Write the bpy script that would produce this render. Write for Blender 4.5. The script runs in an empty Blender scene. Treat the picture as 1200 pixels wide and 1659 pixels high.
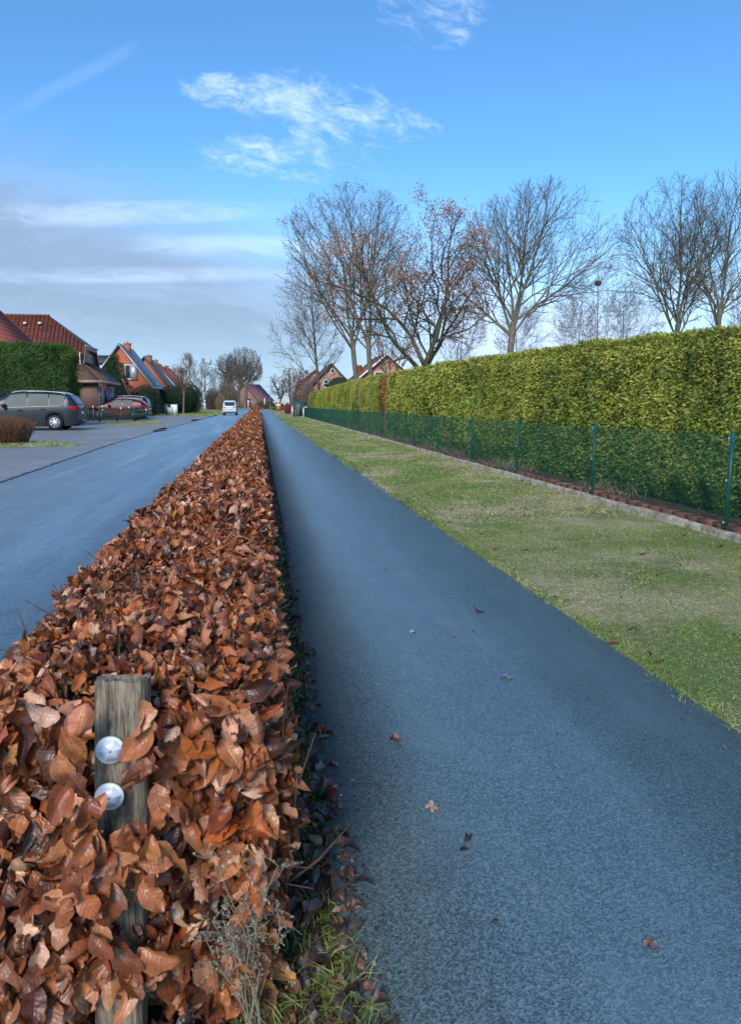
import bpy, math, random
import numpy as np
from mathutils import Vector, noise
R = math.radians
rng = np.random.default_rng(7)
random.seed(7)
sc = bpy.context.scene
COL = sc.collection

# ------------------------------------------------------------------ camera
H = 1.25
FPX = 1200.0
VPX, VPY = 418.0, 655.0
PITCH = math.atan((829.5 - VPY) / FPX)
YAW = math.atan((600 - VPX) / math.hypot(FPX, 829.5 - VPY))
cam = bpy.data.cameras.new("camera")
cam.sensor_fit = 'VERTICAL'; cam.sensor_height = 36; cam.sensor_width = 26
cam.lens = FPX / 1659 * 36
cam.clip_start = 0.05; cam.clip_end = 6000
co = bpy.data.objects.new("camera", cam); COL.objects.link(co)
co.location = (0, 0, H); co.rotation_euler = (R(90) - PITCH, 0, -YAW)
cam.dof.use_dof = True; cam.dof.focus_distance = 14.0; cam.dof.aperture_fstop = 11.0
sc.camera = co

def ray(px, py):
    u = px - 600; v = 829.5 - py
    fw = FPX * math.cos(PITCH) + v * math.sin(PITCH); up = -FPX * math.sin(PITCH) + v * math.cos(PITCH)
    return (u * math.cos(YAW) + fw * math.sin(YAW), fw * math.cos(YAW) - u * math.sin(YAW), up)
def atY(px, py, Y):
    x, y, u = ray(px, py); t = Y / y
    return x * t, H + u * t

# ------------------------------------------------------------------ tagging
def tag(o, label=None, cat=None, group=None, kind=None):
    if label: o['label'] = label
    if cat: o['category'] = cat
    if group: o['group'] = group
    if kind: o['kind'] = kind
    return o
def empty(name, loc=(0, 0, 0), rz=0, label=None, cat=None, group=None):
    o = bpy.data.objects.new(name, None); COL.objects.link(o)
    o.location = loc; o.rotation_euler = (0, 0, rz); o.empty_display_size = .2
    return tag(o, label, cat, group)
def copy_tree(o, parent=None):
    c = o.copy(); COL.objects.link(c)
    if parent: c.parent = parent
    for ch in list(o.children): copy_tree(ch, c)
    return c

# ------------------------------------------------------------------ node helper
class S:
    """a socket or number with arithmetic"""
    def __init__(s, nt, v): s.nt, s.v = nt, v
    def _m(s, op, *a, clamp=False):
        n = s.nt.nodes.new('ShaderNodeMath'); n.operation = op; n.use_clamp = clamp
        for i, x in enumerate((s,) + a):
            x = x.v if isinstance(x, S) else x
            if isinstance(x, (int, float)): n.inputs[i].default_value = x
            else: s.nt.links.new(x, n.inputs[i])
        return S(s.nt, n.outputs[0])
    def __add__(s, o): return s._m('ADD', o)
    def __radd__(s, o): return s._m('ADD', o)
    def __sub__(s, o): return s._m('SUBTRACT', o)
    def __rsub__(s, o): return s._m('MULTIPLY', -1) + o
    def __mul__(s, o): return s._m('MULTIPLY', o)
    def __rmul__(s, o): return s._m('MULTIPLY', o)
    def __truediv__(s, o): return s._m('DIVIDE', o)
    def pw(s, o): return s._m('POWER', o)
    def mx(s, o): return s._m('MAXIMUM', o)
    def mn(s, o): return s._m('MINIMUM', o)
    def ab(s): return s._m('ABSOLUTE')
    def sin(s): return s._m('SINE')
    def clamp(s): return s._m('ADD', 0.0, clamp=True)
    def sm(s, a, b):
        n = s.nt.nodes.new('ShaderNodeMapRange'); n.interpolation_type = 'SMOOTHSTEP'
        s.nt.links.new(s.v, n.inputs[0]); n.inputs[1].default_value = a; n.inputs[2].default_value = b
        return S(s.nt, n.outputs[0])
    def rng(s, a, b, c, d):
        n = s.nt.nodes.new('ShaderNodeMapRange')
        s.nt.links.new(s.v, n.inputs[0])
        for i, q in enumerate((a, b, c, d)): n.inputs[i + 1].default_value = q
        return S(s.nt, n.outputs[0])
class NT:
    def __init__(s, nt): s.nt = nt
    def node(s, t): return s.nt.nodes.new(t)
    def link(s, a, b):
        s.nt.links.new(a.v if isinstance(a, S) else a, b)
    def vec(s, x, y, z):
        n = s.node('ShaderNodeCombineXYZ')
        for i, q in enumerate((x, y, z)):
            if isinstance(q, S): s.link(q, n.inputs[i])
            else: n.inputs[i].default_value = q
        return n.outputs[0]
    def sep(s, v):
        n = s.node('ShaderNodeSeparateXYZ'); s.link(v, n.inputs[0]); return [S(s.nt, o) for o in n.outputs]
    def scale(s, v, k):
        n = s.node('ShaderNodeVectorMath'); n.operation = 'MULTIPLY'; s.link(v, n.inputs[0]); n.inputs[1].default_value = k if isinstance(k, tuple) else (k, k, k)
        return n.outputs[0]
    def noise(s, v, scale, detail=4, rough=.55, dist=0, color=False):
        n = s.node('ShaderNodeTexNoise'); s.link(v, n.inputs['Vector'])
        n.inputs['Scale'].default_value = scale; n.inputs['Detail'].default_value = detail
        n.inputs['Roughness'].default_value = rough; n.inputs['Distortion'].default_value = dist
        return n.outputs['Color'] if color else S(s.nt, n.outputs[0])
    def voro(s, v, scale, feat='F1', out='Distance'):
        n = s.node('ShaderNodeTexVoronoi'); s.link(v, n.inputs['Vector']); n.feature = feat
        n.inputs['Scale'].default_value = scale
        return n.outputs[out] if out != 'Distance' else S(s.nt, n.outputs['Distance'])
    def mix(s, f, a, b, mode='MIX'):
        n = s.node('ShaderNodeMix'); n.data_type = 'RGBA'; n.blend_type = mode; n.clamp_factor = True
        if isinstance(f, (int, float)): n.inputs[0].default_value = f
        else: s.link(f, n.inputs[0])
        for i, q in ((6, a), (7, b)):
            if isinstance(q, tuple): n.inputs[i].default_value = (*q, 1)
            else: s.link(q, n.inputs[i])
        return n.outputs[2]
def mat(name):
    m = bpy.data.materials.new(name); m.use_nodes = True
    t = NT(m.node_tree); b = m.node_tree.nodes['Principled BSDF']
    tc = t.node('ShaderNodeTexCoord')
    return m, t, b, tc.outputs['Object']
def setb(b, **k):
    for q, v in k.items(): b.inputs[q.replace('_', ' ')].default_value = v
def bump(t, b, hgt, dist=.01, strength=1.0):
    n = t.node('ShaderNodeBump'); n.inputs['Distance'].default_value = dist; n.inputs['Strength'].default_value = strength
    t.link(hgt, n.inputs['Height']); t.link(n.outputs[0], b.inputs['Normal'])
def plain(name, c, rough=.6, metal=0, var=.12, nscale=8, bmp=0.0, **k):
    """a paint or surface whose colour wanders slightly"""
    m, t, b, P = mat(name)
    n = t.noise(P, nscale, 5)
    lo = tuple(x * (1 - var) for x in c); hi = tuple(min(1, x * (1 + var)) for x in c)
    t.link(t.mix(n.sm(.3, .7), lo, hi), b.inputs['Base Color'])
    setb(b, Roughness=rough, Metallic=metal, **k)
    if bmp: bump(t, b, t.noise(P, nscale * 6, 4), bmp)
    return m

# ------------------------------------------------------------------ fast mesh builder
class MB:
    def __init__(s): s.V = []; s.F = {}; s.C = []; s.UV = []; s.n = 0; s.M = {}
    def add(s, V, F, col=None, uv=None, mi=0):
        V = np.asarray(V, float).reshape(-1, 3); F = np.asarray(F, int)
        s.V.append(V); k = F.shape[1]
        s.F.setdefault(k, []).append(F + s.n); s.M.setdefault(k, []).append(np.full(len(F), mi))
        c = np.ones((len(V), 3)) if col is None else np.broadcast_to(np.asarray(col, float), (len(V), 3))
        s.C.append(c); s.UV.append(np.zeros((len(V), 2)) if uv is None else uv); s.n += len(V)
        return s
    def box(s, a, b, col=None, mi=0):
        (x0, y0, z0), (x1, y1, z1) = a, b
        V = [(x0, y0, z0), (x1, y0, z0), (x1, y1, z0), (x0, y1, z0), (x0, y0, z1), (x1, y0, z1), (x1, y1, z1), (x0, y1, z1)]
        F = [(0, 3, 2, 1), (4, 5, 6, 7), (0, 1, 5, 4), (1, 2, 6, 5), (2, 3, 7, 6), (3, 0, 4, 7)]
        return s.add(V, F, col, mi=mi)
    def slab(s, P, d, col=None):
        """polygon P (list of 3D points) extruded by vector d"""
        P = np.asarray(P, float); n = len(P); V = np.vstack([P, P + np.asarray(d, float)])
        s.add(V, [tuple(range(n))], col); base = s.n - 2 * n
        s.F[n].append(np.array([tuple(range(2 * n - 1, n - 1, -1))]) + base); s.M[n].append(np.array([0]))
        s.F.setdefault(4, []).append(np.array([(i, i + n, (i + 1) % n + n, (i + 1) % n) for i in range(n)]) + base)
        s.M.setdefault(4, []).append(np.zeros(n, int))
        return s
    def tubes(s, P, Rr, k=3, col=None):
        """P (B,n,3), Rr (B,n)"""
        P = np.asarray(P, float); Rr = np.asarray(Rr, float); B, n, _ = P.shape
        T = np.gradient(P, axis=1); T /= np.linalg.norm(T, axis=2, keepdims=True) + 1e-9
        ref = np.where(np.abs(T[:, :1, 2:3]) > .8, np.array([1., 0.13, 0]), np.array([0, 0.1, 1.]))
        U = np.cross(T, ref); U /= np.linalg.norm(U, axis=2, keepdims=True) + 1e-9
        W = np.cross(T, U); a = np.arange(k) * 2 * math.pi / k
        V = P[:, :, None] + Rr[:, :, None, None] * (U[:, :, None] * np.cos(a)[None, None, :, None] + W[:, :, None] * np.sin(a)[None, None, :, None])
        i = np.arange(n - 1)[:, None] * k; j = np.arange(k)[None]; j2 = (j + 1) % k
        f = np.stack([i + j, i + j2, i + k + j2, i + k + j], -1).reshape(-1, 4)
        F = (f[None] + (np.arange(B) * n * k)[:, None, None]).reshape(-1, 4)
        c = None
        if col is not None:
            c = np.asarray(col, float)
            if c.ndim == 2: c = np.repeat(c, n * k, 0)
        return s.add(V.reshape(-1, 3), F, c)
    def cyl(s, p, q, r, k=12, r2=None, col=None):
        p = np.array(p, float); q = np.array(q, float); r2 = r if r2 is None else r2
        s.tubes([[p, q]], [[r, r2]], k, col)
        b = s.n - 2 * k
        s.F.setdefault(k, []).append(np.array([tuple(range(k - 1, -1, -1)), tuple(range(k, 2 * k))]) + b)
        s.M.setdefault(k, []).append(np.zeros(2, int))
        return s
    def build(s, name, mats, parent=None, smooth=False, loc=None):
        me = bpy.data.meshes.new(name)
        V = np.vstack(s.V); me.vertices.add(len(V)); me.vertices.foreach_set('co', V.ravel())
        li = []; ls = []; mi = []; cur = 0
        for k in s.F:
            f = np.vstack(s.F[k]); li.append(f.ravel()); ls.append(cur + np.arange(len(f)) * k); cur += f.size; mi.append(np.concatenate(s.M[k]))
        li = np.concatenate(li); ls = np.concatenate(ls); mi = np.concatenate(mi)
        me.loops.add(len(li)); me.loops.foreach_set('vertex_index', li.astype(np.int32))
        me.polygons.add(len(ls)); me.polygons.foreach_set('loop_start', ls.astype(np.int32))
        me.polygons.foreach_set('material_index', mi.astype(np.int32))
        me.update(calc_edges=True)
        if smooth: me.polygons.foreach_set('use_smooth', np.ones(len(ls), bool))
        C = np.vstack(s.C)
        if C.min() < .9999:
            at = me.color_attributes.new('tint', 'FLOAT_COLOR', 'POINT')
            at.data.foreach_set('color', np.hstack([C, np.ones((len(C), 1))]).ravel())
        UV = np.vstack(s.UV)
        if UV.any():
            uv = me.uv_layers.new(name='luv'); uv.data.foreach_set('uv', UV[li].ravel())
        for m in (mats if isinstance(mats, (list, tuple)) else [mats]): me.materials.append(m)
        o = bpy.data.objects.new(name, me); COL.objects.link(o)
        if parent: o.parent = parent
        if loc: o.location = loc
        return o
def scatter(mb, tpl, pos, ax, nrm, size, col):
    """tpl: (V in (x across, y along, z up), F, UV); pos (N,3), ax = leaf axis, nrm = approx normal, size (N,) or (N,3)"""
    V, F, UV = tpl; N = len(pos)
    ax = ax / (np.linalg.norm(ax, axis=1, keepdims=True) + 1e-9)
    nrm = nrm - ax * (nrm * ax).sum(1, keepdims=True); nrm /= np.linalg.norm(nrm, axis=1, keepdims=True) + 1e-9
    sx = np.cross(ax, nrm)
    if size.ndim == 1: size = np.repeat(size[:, None], 3, 1)
    L = V[None] * size[:, None]
    W = pos[:, None] + L[..., :1] * sx[:, None] + L[..., 1:2] * ax[:, None] + L[..., 2:3] * nrm[:, None]
    Fa = (F[None] + (np.arange(N) * len(V))[:, None, None]).reshape(-1, F.shape[1])
    mb.add(W.reshape(-1, 3), Fa, np.repeat(col, len(V), 0), np.tile(UV, (N, 1)))
def unit(n):
    v = rng.normal(size=(n, 3)); return v / np.linalg.norm(v, axis=1, keepdims=True)
def lerp(a, b, t): return a + (b - a) * t
def pick(n, pal, w, var=.12):
    pal = np.array(pal); w = np.array(w, float); i = rng.choice(len(pal), n, p=w / w.sum())
    return np.clip(pal[i] * (1 + rng.normal(size=(n, 1)) * var) * (1 + rng.normal(size=(n, 3)) * .04), .004, .95)

# ------------------------------------------------------------------ materials
def tint_mat(name, rough=.5, trans=.25, spec=.5, veins=False, bmpn=0, coat=0, boost=1):
    m, t, b, P = mat(name)
    a = t.node('ShaderNodeAttribute'); a.attribute_name = 'tint'
    c = a.outputs['Color']
    if veins:
        uvn = t.node('ShaderNodeUVMap'); uvn.uv_map = 'luv'
        x, y, _ = t.sep(uvn.outputs[0])
        w = ((y - x.ab() * .55) * 52).sin()
        mid = x.ab().sm(0.0, .05)
        blot = t.noise(P, 45, 5, .65)
        c = t.mix(blot.sm(.38, .72) * .55, c, t.mix(1.0, c, (.42, .34, .30), 'MULTIPLY'))
        c = t.mix((1 - mid) * .35, c, t.mix(1.0, c, (1.35, 1.25, 1.1), 'MULTIPLY'))
        bump(t, b, w * .13 + mid * .8 + blot * 2.0, .0014, .8)
        t.link(blot.rng(.3, .7, rough - .1, rough + .15), b.inputs['Roughness'])
    else:
        n = t.noise(P, 30, 3)
        c = t.mix(n.sm(.35, .7) * .35, c, t.mix(1.0, c, (.6, .55, .5), 'MULTIPLY'))
        setb(b, Roughness=rough)
    t.link(c, b.inputs['Base Color'])
    b.inputs['Specular IOR Level'].default_value = spec
    if trans:
        tr = t.node('ShaderNodeBsdfTranslucent'); t.link(c, tr.inputs[0])
        mx = t.node('ShaderNodeMixShader'); mx.inputs[0].default_value = trans
        out = m.node_tree.nodes['Material Output']
        t.link(b.outputs[0], mx.inputs[1]); t.link(tr.outputs[0], mx.inputs[2]); t.link(mx.outputs[0], out.inputs[0])
    return m
M = {}
M['beech_leaf'] = tint_mat('dry_beech_leaf', .36, .15, .6, veins=True)
M['leaf'] = tint_mat('leaf', .55, .22, .35)
M['grass'] = tint_mat('grass_blade', .5, .25, .35)
M['bark_tint'] = tint_mat('bark_tinted', .85, 0, .2)
def bark(name, a, b_, sc_=14, moss=None):
    m, t, b, P = mat(name)
    v = t.scale(P, (1, 1, .18)); n = t.noise(v, sc_, 6, .65); big = t.noise(P, 1.3, 4)
    c = t.mix(n.sm(.35, .65), a, b_)
    if moss: c = t.mix(big.sm(.48, .68) * .6, c, moss)
    t.link(c, b.inputs['Base Color']); setb(b, Roughness=.9); bump(t, b, n, .02)
    return m
M['bark_oak'] = bark('oak_bark', (.035, .028, .022), (.11, .09, .07), moss=(.075, .085, .03))
M['bark_grey'] = bark('grey_bark', (.07, .06, .048), (.19, .165, .13), moss=(.10, .11, .055))
M['bark_far'] = bark('far_bark', (.07, .055, .045), (.15, .125, .105))
M['bark_rust'] = bark('reddish_bark', (.10, .055, .038), (.20, .12, .085))
M['twig'] = plain('twig', (.075, .042, .028), .7, var=.4, nscale=40)

def asphalt(name, base, streak, seed, grain=210, r0=.36, r1=.6, pale=.25):
    m, t, b, P = mat(name)
    fine = t.voro(P, grain, out='Color'); fx, fy, fz = t.sep(fine)
    cell = t.voro(P, grain); n = t.noise(P, 420, 3, .7); big = t.noise(t.scale(P, (1, .35, 1)), .9 + seed * .1, 4, .6); mid = t.noise(P, 7, 5, .65)
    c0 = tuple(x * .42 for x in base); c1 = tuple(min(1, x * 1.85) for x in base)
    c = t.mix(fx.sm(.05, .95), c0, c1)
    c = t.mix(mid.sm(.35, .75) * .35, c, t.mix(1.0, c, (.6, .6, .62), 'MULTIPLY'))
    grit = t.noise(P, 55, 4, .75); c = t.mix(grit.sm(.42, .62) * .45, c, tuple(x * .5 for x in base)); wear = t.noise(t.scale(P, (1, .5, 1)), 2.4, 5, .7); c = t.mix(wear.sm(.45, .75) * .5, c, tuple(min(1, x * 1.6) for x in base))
    xw, yw, zw = t.sep(P); sheen_wear = t.noise(t.vec(xw * 2.6 + wear * .8, yw * .10, seed * 2), 1.0, 6, .7); c = t.mix(sheen_wear.sm(.48, .72) * pale, c, tuple(min(1, x * 2.2) for x in base))  # pale streaks lighten the base colour for wet sheen and drier wear
    # pale chips of aggregate
    c = t.mix(fy.sm(.988, .995) * cell.sm(.35, .15), c, (.5, .5, .48))
    t.link(c, b.inputs['Base Color'])
    xs, ys, zs = t.sep(P)
    st = t.noise(t.vec(xs * 2.2 + big * 1.2, ys * .09, seed), 1.0, 5, .6)
    rough = t.mix(st.sm(.38, .66), (r1,) * 3, (r0,) * 3)
    t.link(rough, b.inputs['Roughness'])
    b.inputs['Specular IOR Level'].default_value = streak
    b.inputs['Specular Tint'].default_value = (.82, .95, 1, 1); b.inputs['Coat Weight'].default_value = 1.0; b.inputs['Coat Roughness'].default_value = .50; b.inputs['Coat IOR'].default_value = 1.65; b.inputs['Coat Tint'].default_value = (.95, 1, 1, 1)
    hgt = cell * .8 + n * .4 + fx * .6
    bump(t, b, hgt, .0026, .55)
    return m
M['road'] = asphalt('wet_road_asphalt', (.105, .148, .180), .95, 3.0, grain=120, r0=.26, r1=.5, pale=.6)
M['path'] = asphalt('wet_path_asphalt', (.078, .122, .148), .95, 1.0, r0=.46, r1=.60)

def ground_mat():
    m, t, b, P = mat('grassy_soil')
    n = t.noise(P, 1.1, 6, .65); f = t.noise(P, 38, 5, .7); g = t.noise(P, 9, 5, .65)
    xs, ys, zs = t.sep(P)
    c = t.mix(n.sm(.40, .60), (.14, .20, .05), (.40, .36, .20))
    c = t.mix(g.sm(.5, .75) * .6, c, (.24, .21, .125))
    c = t.mix(f.sm(.35, .7) * .6, c, (.035, .045, .018))
    t.link(c, b.inputs['Base Color']); setb(b, Roughness=.95); bump(t, b, f + g, .02)
    return m
M['ground'] = ground_mat()
def paver_mat():
    m, t, b, P = mat('wet_concrete_pavers')
    n = t.node('ShaderNodeTexBrick'); t.link(P, n.inputs['Vector']); n.inputs['Scale'].default_value = 1
    n.inputs['Brick Width'].default_value = .24; n.inputs['Row Height'].default_value = .12; n.inputs['Mortar Size'].default_value = .008
    n.inputs['Color1'].default_value = (.20, .195, .195, 1); n.inputs['Color2'].default_value = (.31, .295, .285, 1); n.inputs['Mortar'].default_value = (.11, .11, .09, 1)
    g = t.noise(P, .35, 5, .6); q = t.noise(P, 30, 4)
    c = t.mix(g.sm(.4, .62) * .5, n.outputs[0], (.16, .16, .175)); c = t.mix(q.sm(.45, .75) * .35, c, (.3, .29, .29))
    t.link(c, b.inputs['Base Color']); t.link(g.rng(.35, .65, .35, .65), b.inputs['Roughness'])
    bump(t, b, S(t.nt, n.outputs[1]) * -1 + q * .2, .006)
    return m
M['pavers'] = paver_mat()
def brick_mat(name, a, b_, mort, sc_=1.0, rot=None):
    m, t, b, P = mat(name)
    x, y, z = t.sep(P)
    v = t.vec(x + y, z, 0.0)
    n = t.node('ShaderNodeTexBrick'); t.link(v, n.inputs['Vector']); n.inputs['Scale'].default_value = sc_
    n.inputs['Brick Width'].default_value = .25; n.inputs['Row Height'].default_value = .075; n.inputs['Mortar Size'].default_value = .008
    n.inputs['Color1'].default_value = (*a, 1); n.inputs['Color2'].default_value = (*b_, 1); n.inputs['Mortar'].default_value = (*mort, 1)
    g = t.noise(P, .8, 5, .6)
    t.link(t.mix(g.sm(.35, .7) * .35, n.outputs[0], tuple(q * .6 for q in a)), b.inputs['Base Color']); setb(b, Roughness=.85)
    return m
M['brick_orange'] = brick_mat('orange_brick', (.50, .115, .05), (.40, .085, .04), (.30, .15, .10))
M['brick_brown'] = brick_mat('brown_brick', (.20, .095, .062), (.26, .13, .085), (.24, .18, .15))
M['brick_pink'] = brick_mat('pinkish_brick', (.42, .19, .13), (.34, .14, .10), (.38, .28, .23))
def tile_mat(name, a, b_, along='x', course=.34, tile=.25, rough=.55, dark=.35):
    """rows of pantiles; 'along' = axis the courses run along"""
    m, t, b, P = mat(name)
    x, y, z = t.sep(P)
    u = x if along == 'x' else y
    row = (z / (course * .72)); col = u / tile
    fr = row._m('FRACT'); fc = col._m('FRACT')
    line = fr.sm(.0, .22); rib = fc.sm(0, .3) * (1 - fc.sm(.75, 1.0))
    rnd = t.noise(t.vec(col._m('FLOOR') * 3.1, row._m('FLOOR') * 5.7, 0.0), 1.3, 1)
    c = t.mix(rnd.sm(.3, .7), a, b_)
    big = t.noise(P, .7, 5, .65)
    c = t.mix(big.sm(.45, .72) * .4, c, tuple(q * .5 for q in a))
    c = t.mix((1 - line) * .8, c, tuple(q * dark for q in a))
    c = t.mix((1 - rib) * .35, c, tuple(q * dark for q in a))
    t.link(c, b.inputs['Base Color']); setb(b, Roughness=rough); b.inputs['Specular IOR Level'].default_value = .18; bump(t, b, line * .7 + rib, .03)
    return m
M['tile_red_x'] = tile_mat('red_clay_tile', (.25, .072, .045), (.34, .105, .065), 'x', .45, .36)
M['tile_red_y'] = tile_mat('red_clay_tile_b', (.24, .055, .030), (.33, .085, .045), 'y', .40, .30)
M['tile_rose'] = tile_mat('rose_roof_sheet', (.46, .13, .10), (.50, .15, .115), 'y', .48, 50, .5)
_p = M['tile_rose'].node_tree.nodes['Principled BSDF']; _p.inputs['Roughness'].default_value = 1; _p.inputs['Specular IOR Level'].default_value = 0
M['tile_blue'] = tile_mat('glazed_blue_grey_tile', (.050, .085, .125), (.095, .145, .20), 'y', .50, .40, .4, .3)
M['tile_grey'] = tile_mat('slate_grey_tile', (.060, .072, .080), (.09, .105, .11), 'y', .40, .30, .5)
M['tile_plum'] = tile_mat('plum_tile', (.17, .085, .09), (.22, .11, .115), 'y', .45, .30, .5)
M['white'] = plain('white_paint', (.78, .78, .76), .45, var=.05)
M['cream'] = plain('cream_plastic', (.62, .60, .50), .5, var=.08)
M['timber'] = plain('pinkish_timber_trim', (.34, .23, .19), .6)
M['darkwood'] = plain('dark_eave_wood', (.08, .055, .045), .7)
M['glass'] = plain('window_glass', (.020, .050, .070), .12, var=.3, nscale=1.5, Specular_IOR_Level=.05)
M['blue'] = plain('deep_blue_enamel', (.015, .02, .30), .4)
M['galv'] = plain('galvanised_steel', (.42, .44, .46), .45, .5, var=.15)
M['yellow'] = plain('yellow_sign_enamel', (.80, .48, .03), .5)
M['fence_green'] = plain('dark_green_coating', (.006, .085, .078), .38, var=.15)
M['wire_green'] = plain('green_pvc_wire', (.015, .13, .10), .45, var=.1)
M['darkgreen_paint'] = plain('dark_green_picket_paint', (.018, .055, .042), .5, var=.3)
M['navy'] = plain('navy_fence_paint', (.018, .03, .055), .5)
M['black'] = plain('black_rubber', (.012, .012, .014), .65)
M['blackgloss'] = plain('black_plastic', (.01, .01, .012), .3)
M['redlens'] = plain('red_lamp_lens', (.55, .02, .03), .15)
M['silver'] = plain('alloy_silver', (.62, .64, .66), .3, .5)
M['chrome'] = plain('chrome_trim', (.42, .44, .46), .4, .2)
def paint(name, c, r=.25): return plain(name, c, .32, .0, var=.04, Specular_IOR_Level=.25)
M['car_grey'] = paint('grey_car_paint', (.018, .024, .031)); M['car_red'] = paint('dark_red_car_paint', (.075, .004, .011))
M['car_dark'] = paint('dark_blue_car_paint', (.010, .012, .022)); M['car_silver'] = paint('silver_car_paint', (.50, .52, .54))

# ------------------------------------------------------------------ world
w = bpy.data.worlds.new("World"); sc.world = w; w.use_nodes = True
t = NT(w.node_tree); bg = w.node_tree.nodes['Background']
sky = t.node('ShaderNodeTexSky'); sky.sky_type = 'NISHITA'; sky.sun_disc = False
SUN_EL, SUN_AZ = R(34), R(200)     # azimuth clockwise from +Y (road direction): behind and to the left
sky.sun_elevation = SUN_EL; sky.sun_rotation = SUN_AZ
sky.air_density = 1.0; sky.dust_density = .6; sky.ozone_density = 2.2
tc = t.node('ShaderNodeTexCoord'); D = tc.outputs['Generated']
x, y, z = t.sep(D)
yy = y.mx(.05); s_ = x / yy; e_ = z / yy; front = y.sm(.05, .3)
zz = z.mx(0.0) + .12
wob2 = t.noise(D, 3, 2)
P2 = t.vec(x / zz, y / zz, 0.0)           # flat cloud layer seen in perspective
SE = t.vec(s_, e_ * 2.6, 0.0)
base = t.mix(1.0, sky.outputs[0], (.56, .98, 1.27), 'MULTIPLY')
wob = t.noise(SE, 5, 4, .6)
# pale haze toward the horizon
hz = (1 - e_.ab().sm(-.02, .33))
base = t.mix(hz * front * .68, base, (4.4, 5.9, 7.5))
def ell(cx, cy, rx, ry, soft=1.0, rot=0.0):
    a = math.cos(rot); b_ = math.sin(rot)
    dx = s_ - cx; dy = e_ - cy
    u = (dx * a + dy * b_) / rx; v = (dy * a - dx * b_) / ry
    return 1 - (u * u + v * v).sm(0.0, soft * 2)
wisp_n = t.noise(t.vec(s_ * 1.0 + wob * .05, e_ * 2.0 + s_ * .35, 1.3), 30, 6, .68, .6)
wisp_b = t.noise(t.vec(s_, e_ * 1.6, 4.2), 9, 5, .6)
mask = ell(.10, .372, .12, .036, rot=-.12).mx(ell(-.045, .386, .045, .02)).mx(ell(.06, .315, .13, .032) * .95).mx(ell(.225, .50, .07, .05) * .8).mx(ell(.0, .33, .07, .02) * .6).mx(ell(.19, .352, .06, .022) * .8)
wisps = (mask * .8 + (wisp_n - .5) * 2.6 + (wisp_b - .5) * 2.6 - .30).sm(0, 1.9) * mask.sm(.0, .6) * front
streak_n = t.noise(t.vec(s_ * 1.6 + wob * .25, e_ * 6 + s_ * .5 + wob * .5, 7.0), 4.2, 7, .62, .5)
# grey lavender bank low on the left
edge = e_ + s_ * .34 + (wob - .5) * .10
bank = (1 - edge.sm(.11, .27)) * (1 - (s_ - e_ * .1).sm(.0, .42) * .80) * (.62 + e_.sm(.02, .12) * .38) * front
bankc = t.mix(streak_n.sm(.40, .90) * .55, (2.0, 2.65, 3.75), (3.3, 4.6, 6.4))
col = t.mix(bank * .88, base, bankc)
low = ell(-.16, .235, .19, .013, rot=.06).mx(ell(.0, .20, .16, .012)).mx(ell(-.2, .16, .25, .009, rot=.03))
col = t.mix(low * (streak_n.sm(.3, .6)) * .36 * front, col, (5.2, 6.6, 8.8))
rb = t.noise(t.vec(s_, e_ * 5, 2.0), 3.5, 5)
rightb = s_.sm(.05, .3) * (1 - e_.sm(.10, .24)) * rb.sm(.3, .6) * front
col = t.mix(rightb * .62, col, (5.0, 5.6, 7.8))
# contrail
dx = s_ + .298; tr = (e_ - .34 - dx * .545).ab()
ct = (1 - tr.sm(.002, .014)) * (1 - s_.sm(-.16, -.12)) * front
col = t.mix(ct * wisp_b.sm(.3, .7) * .09, col, (5.5, 6.8, 8.8))
col = t.mix(wisps * .62, col, (7.6, 8.6, 9.6))
# broken thin cloud elsewhere in the sky
gen = t.noise(P2, .9, 6, .6, .3); col = t.mix(gen.sm(.5, .8) * .5 * (1 - front), col, (5.5, 6.2, 7.4))
t.link(col, bg.inputs['Color']); bg.inputs['Strength'].default_value = .092

sun = bpy.data.lights.new("sun", 'SUN'); sun.energy = 2.0; sun.angle = R(19); sun.color = (1, .93, .82)
so = bpy.data.objects.new("sun", sun); COL.objects.link(so)
dirv = Vector((math.sin(SUN_AZ) * math.cos(SUN_EL), math.cos(SUN_AZ) * math.cos(SUN_EL), math.sin(SUN_EL)))
so.rotation_euler = dirv.to_track_quat('Z', 'Y').to_euler(); so.location = (0, -5, 20)
sc.view_settings.view_transform = 'Standard'; sc.view_settings.look = 'None'
sc.view_settings.exposure = .90; sc.view_settings.gamma = 1

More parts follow.
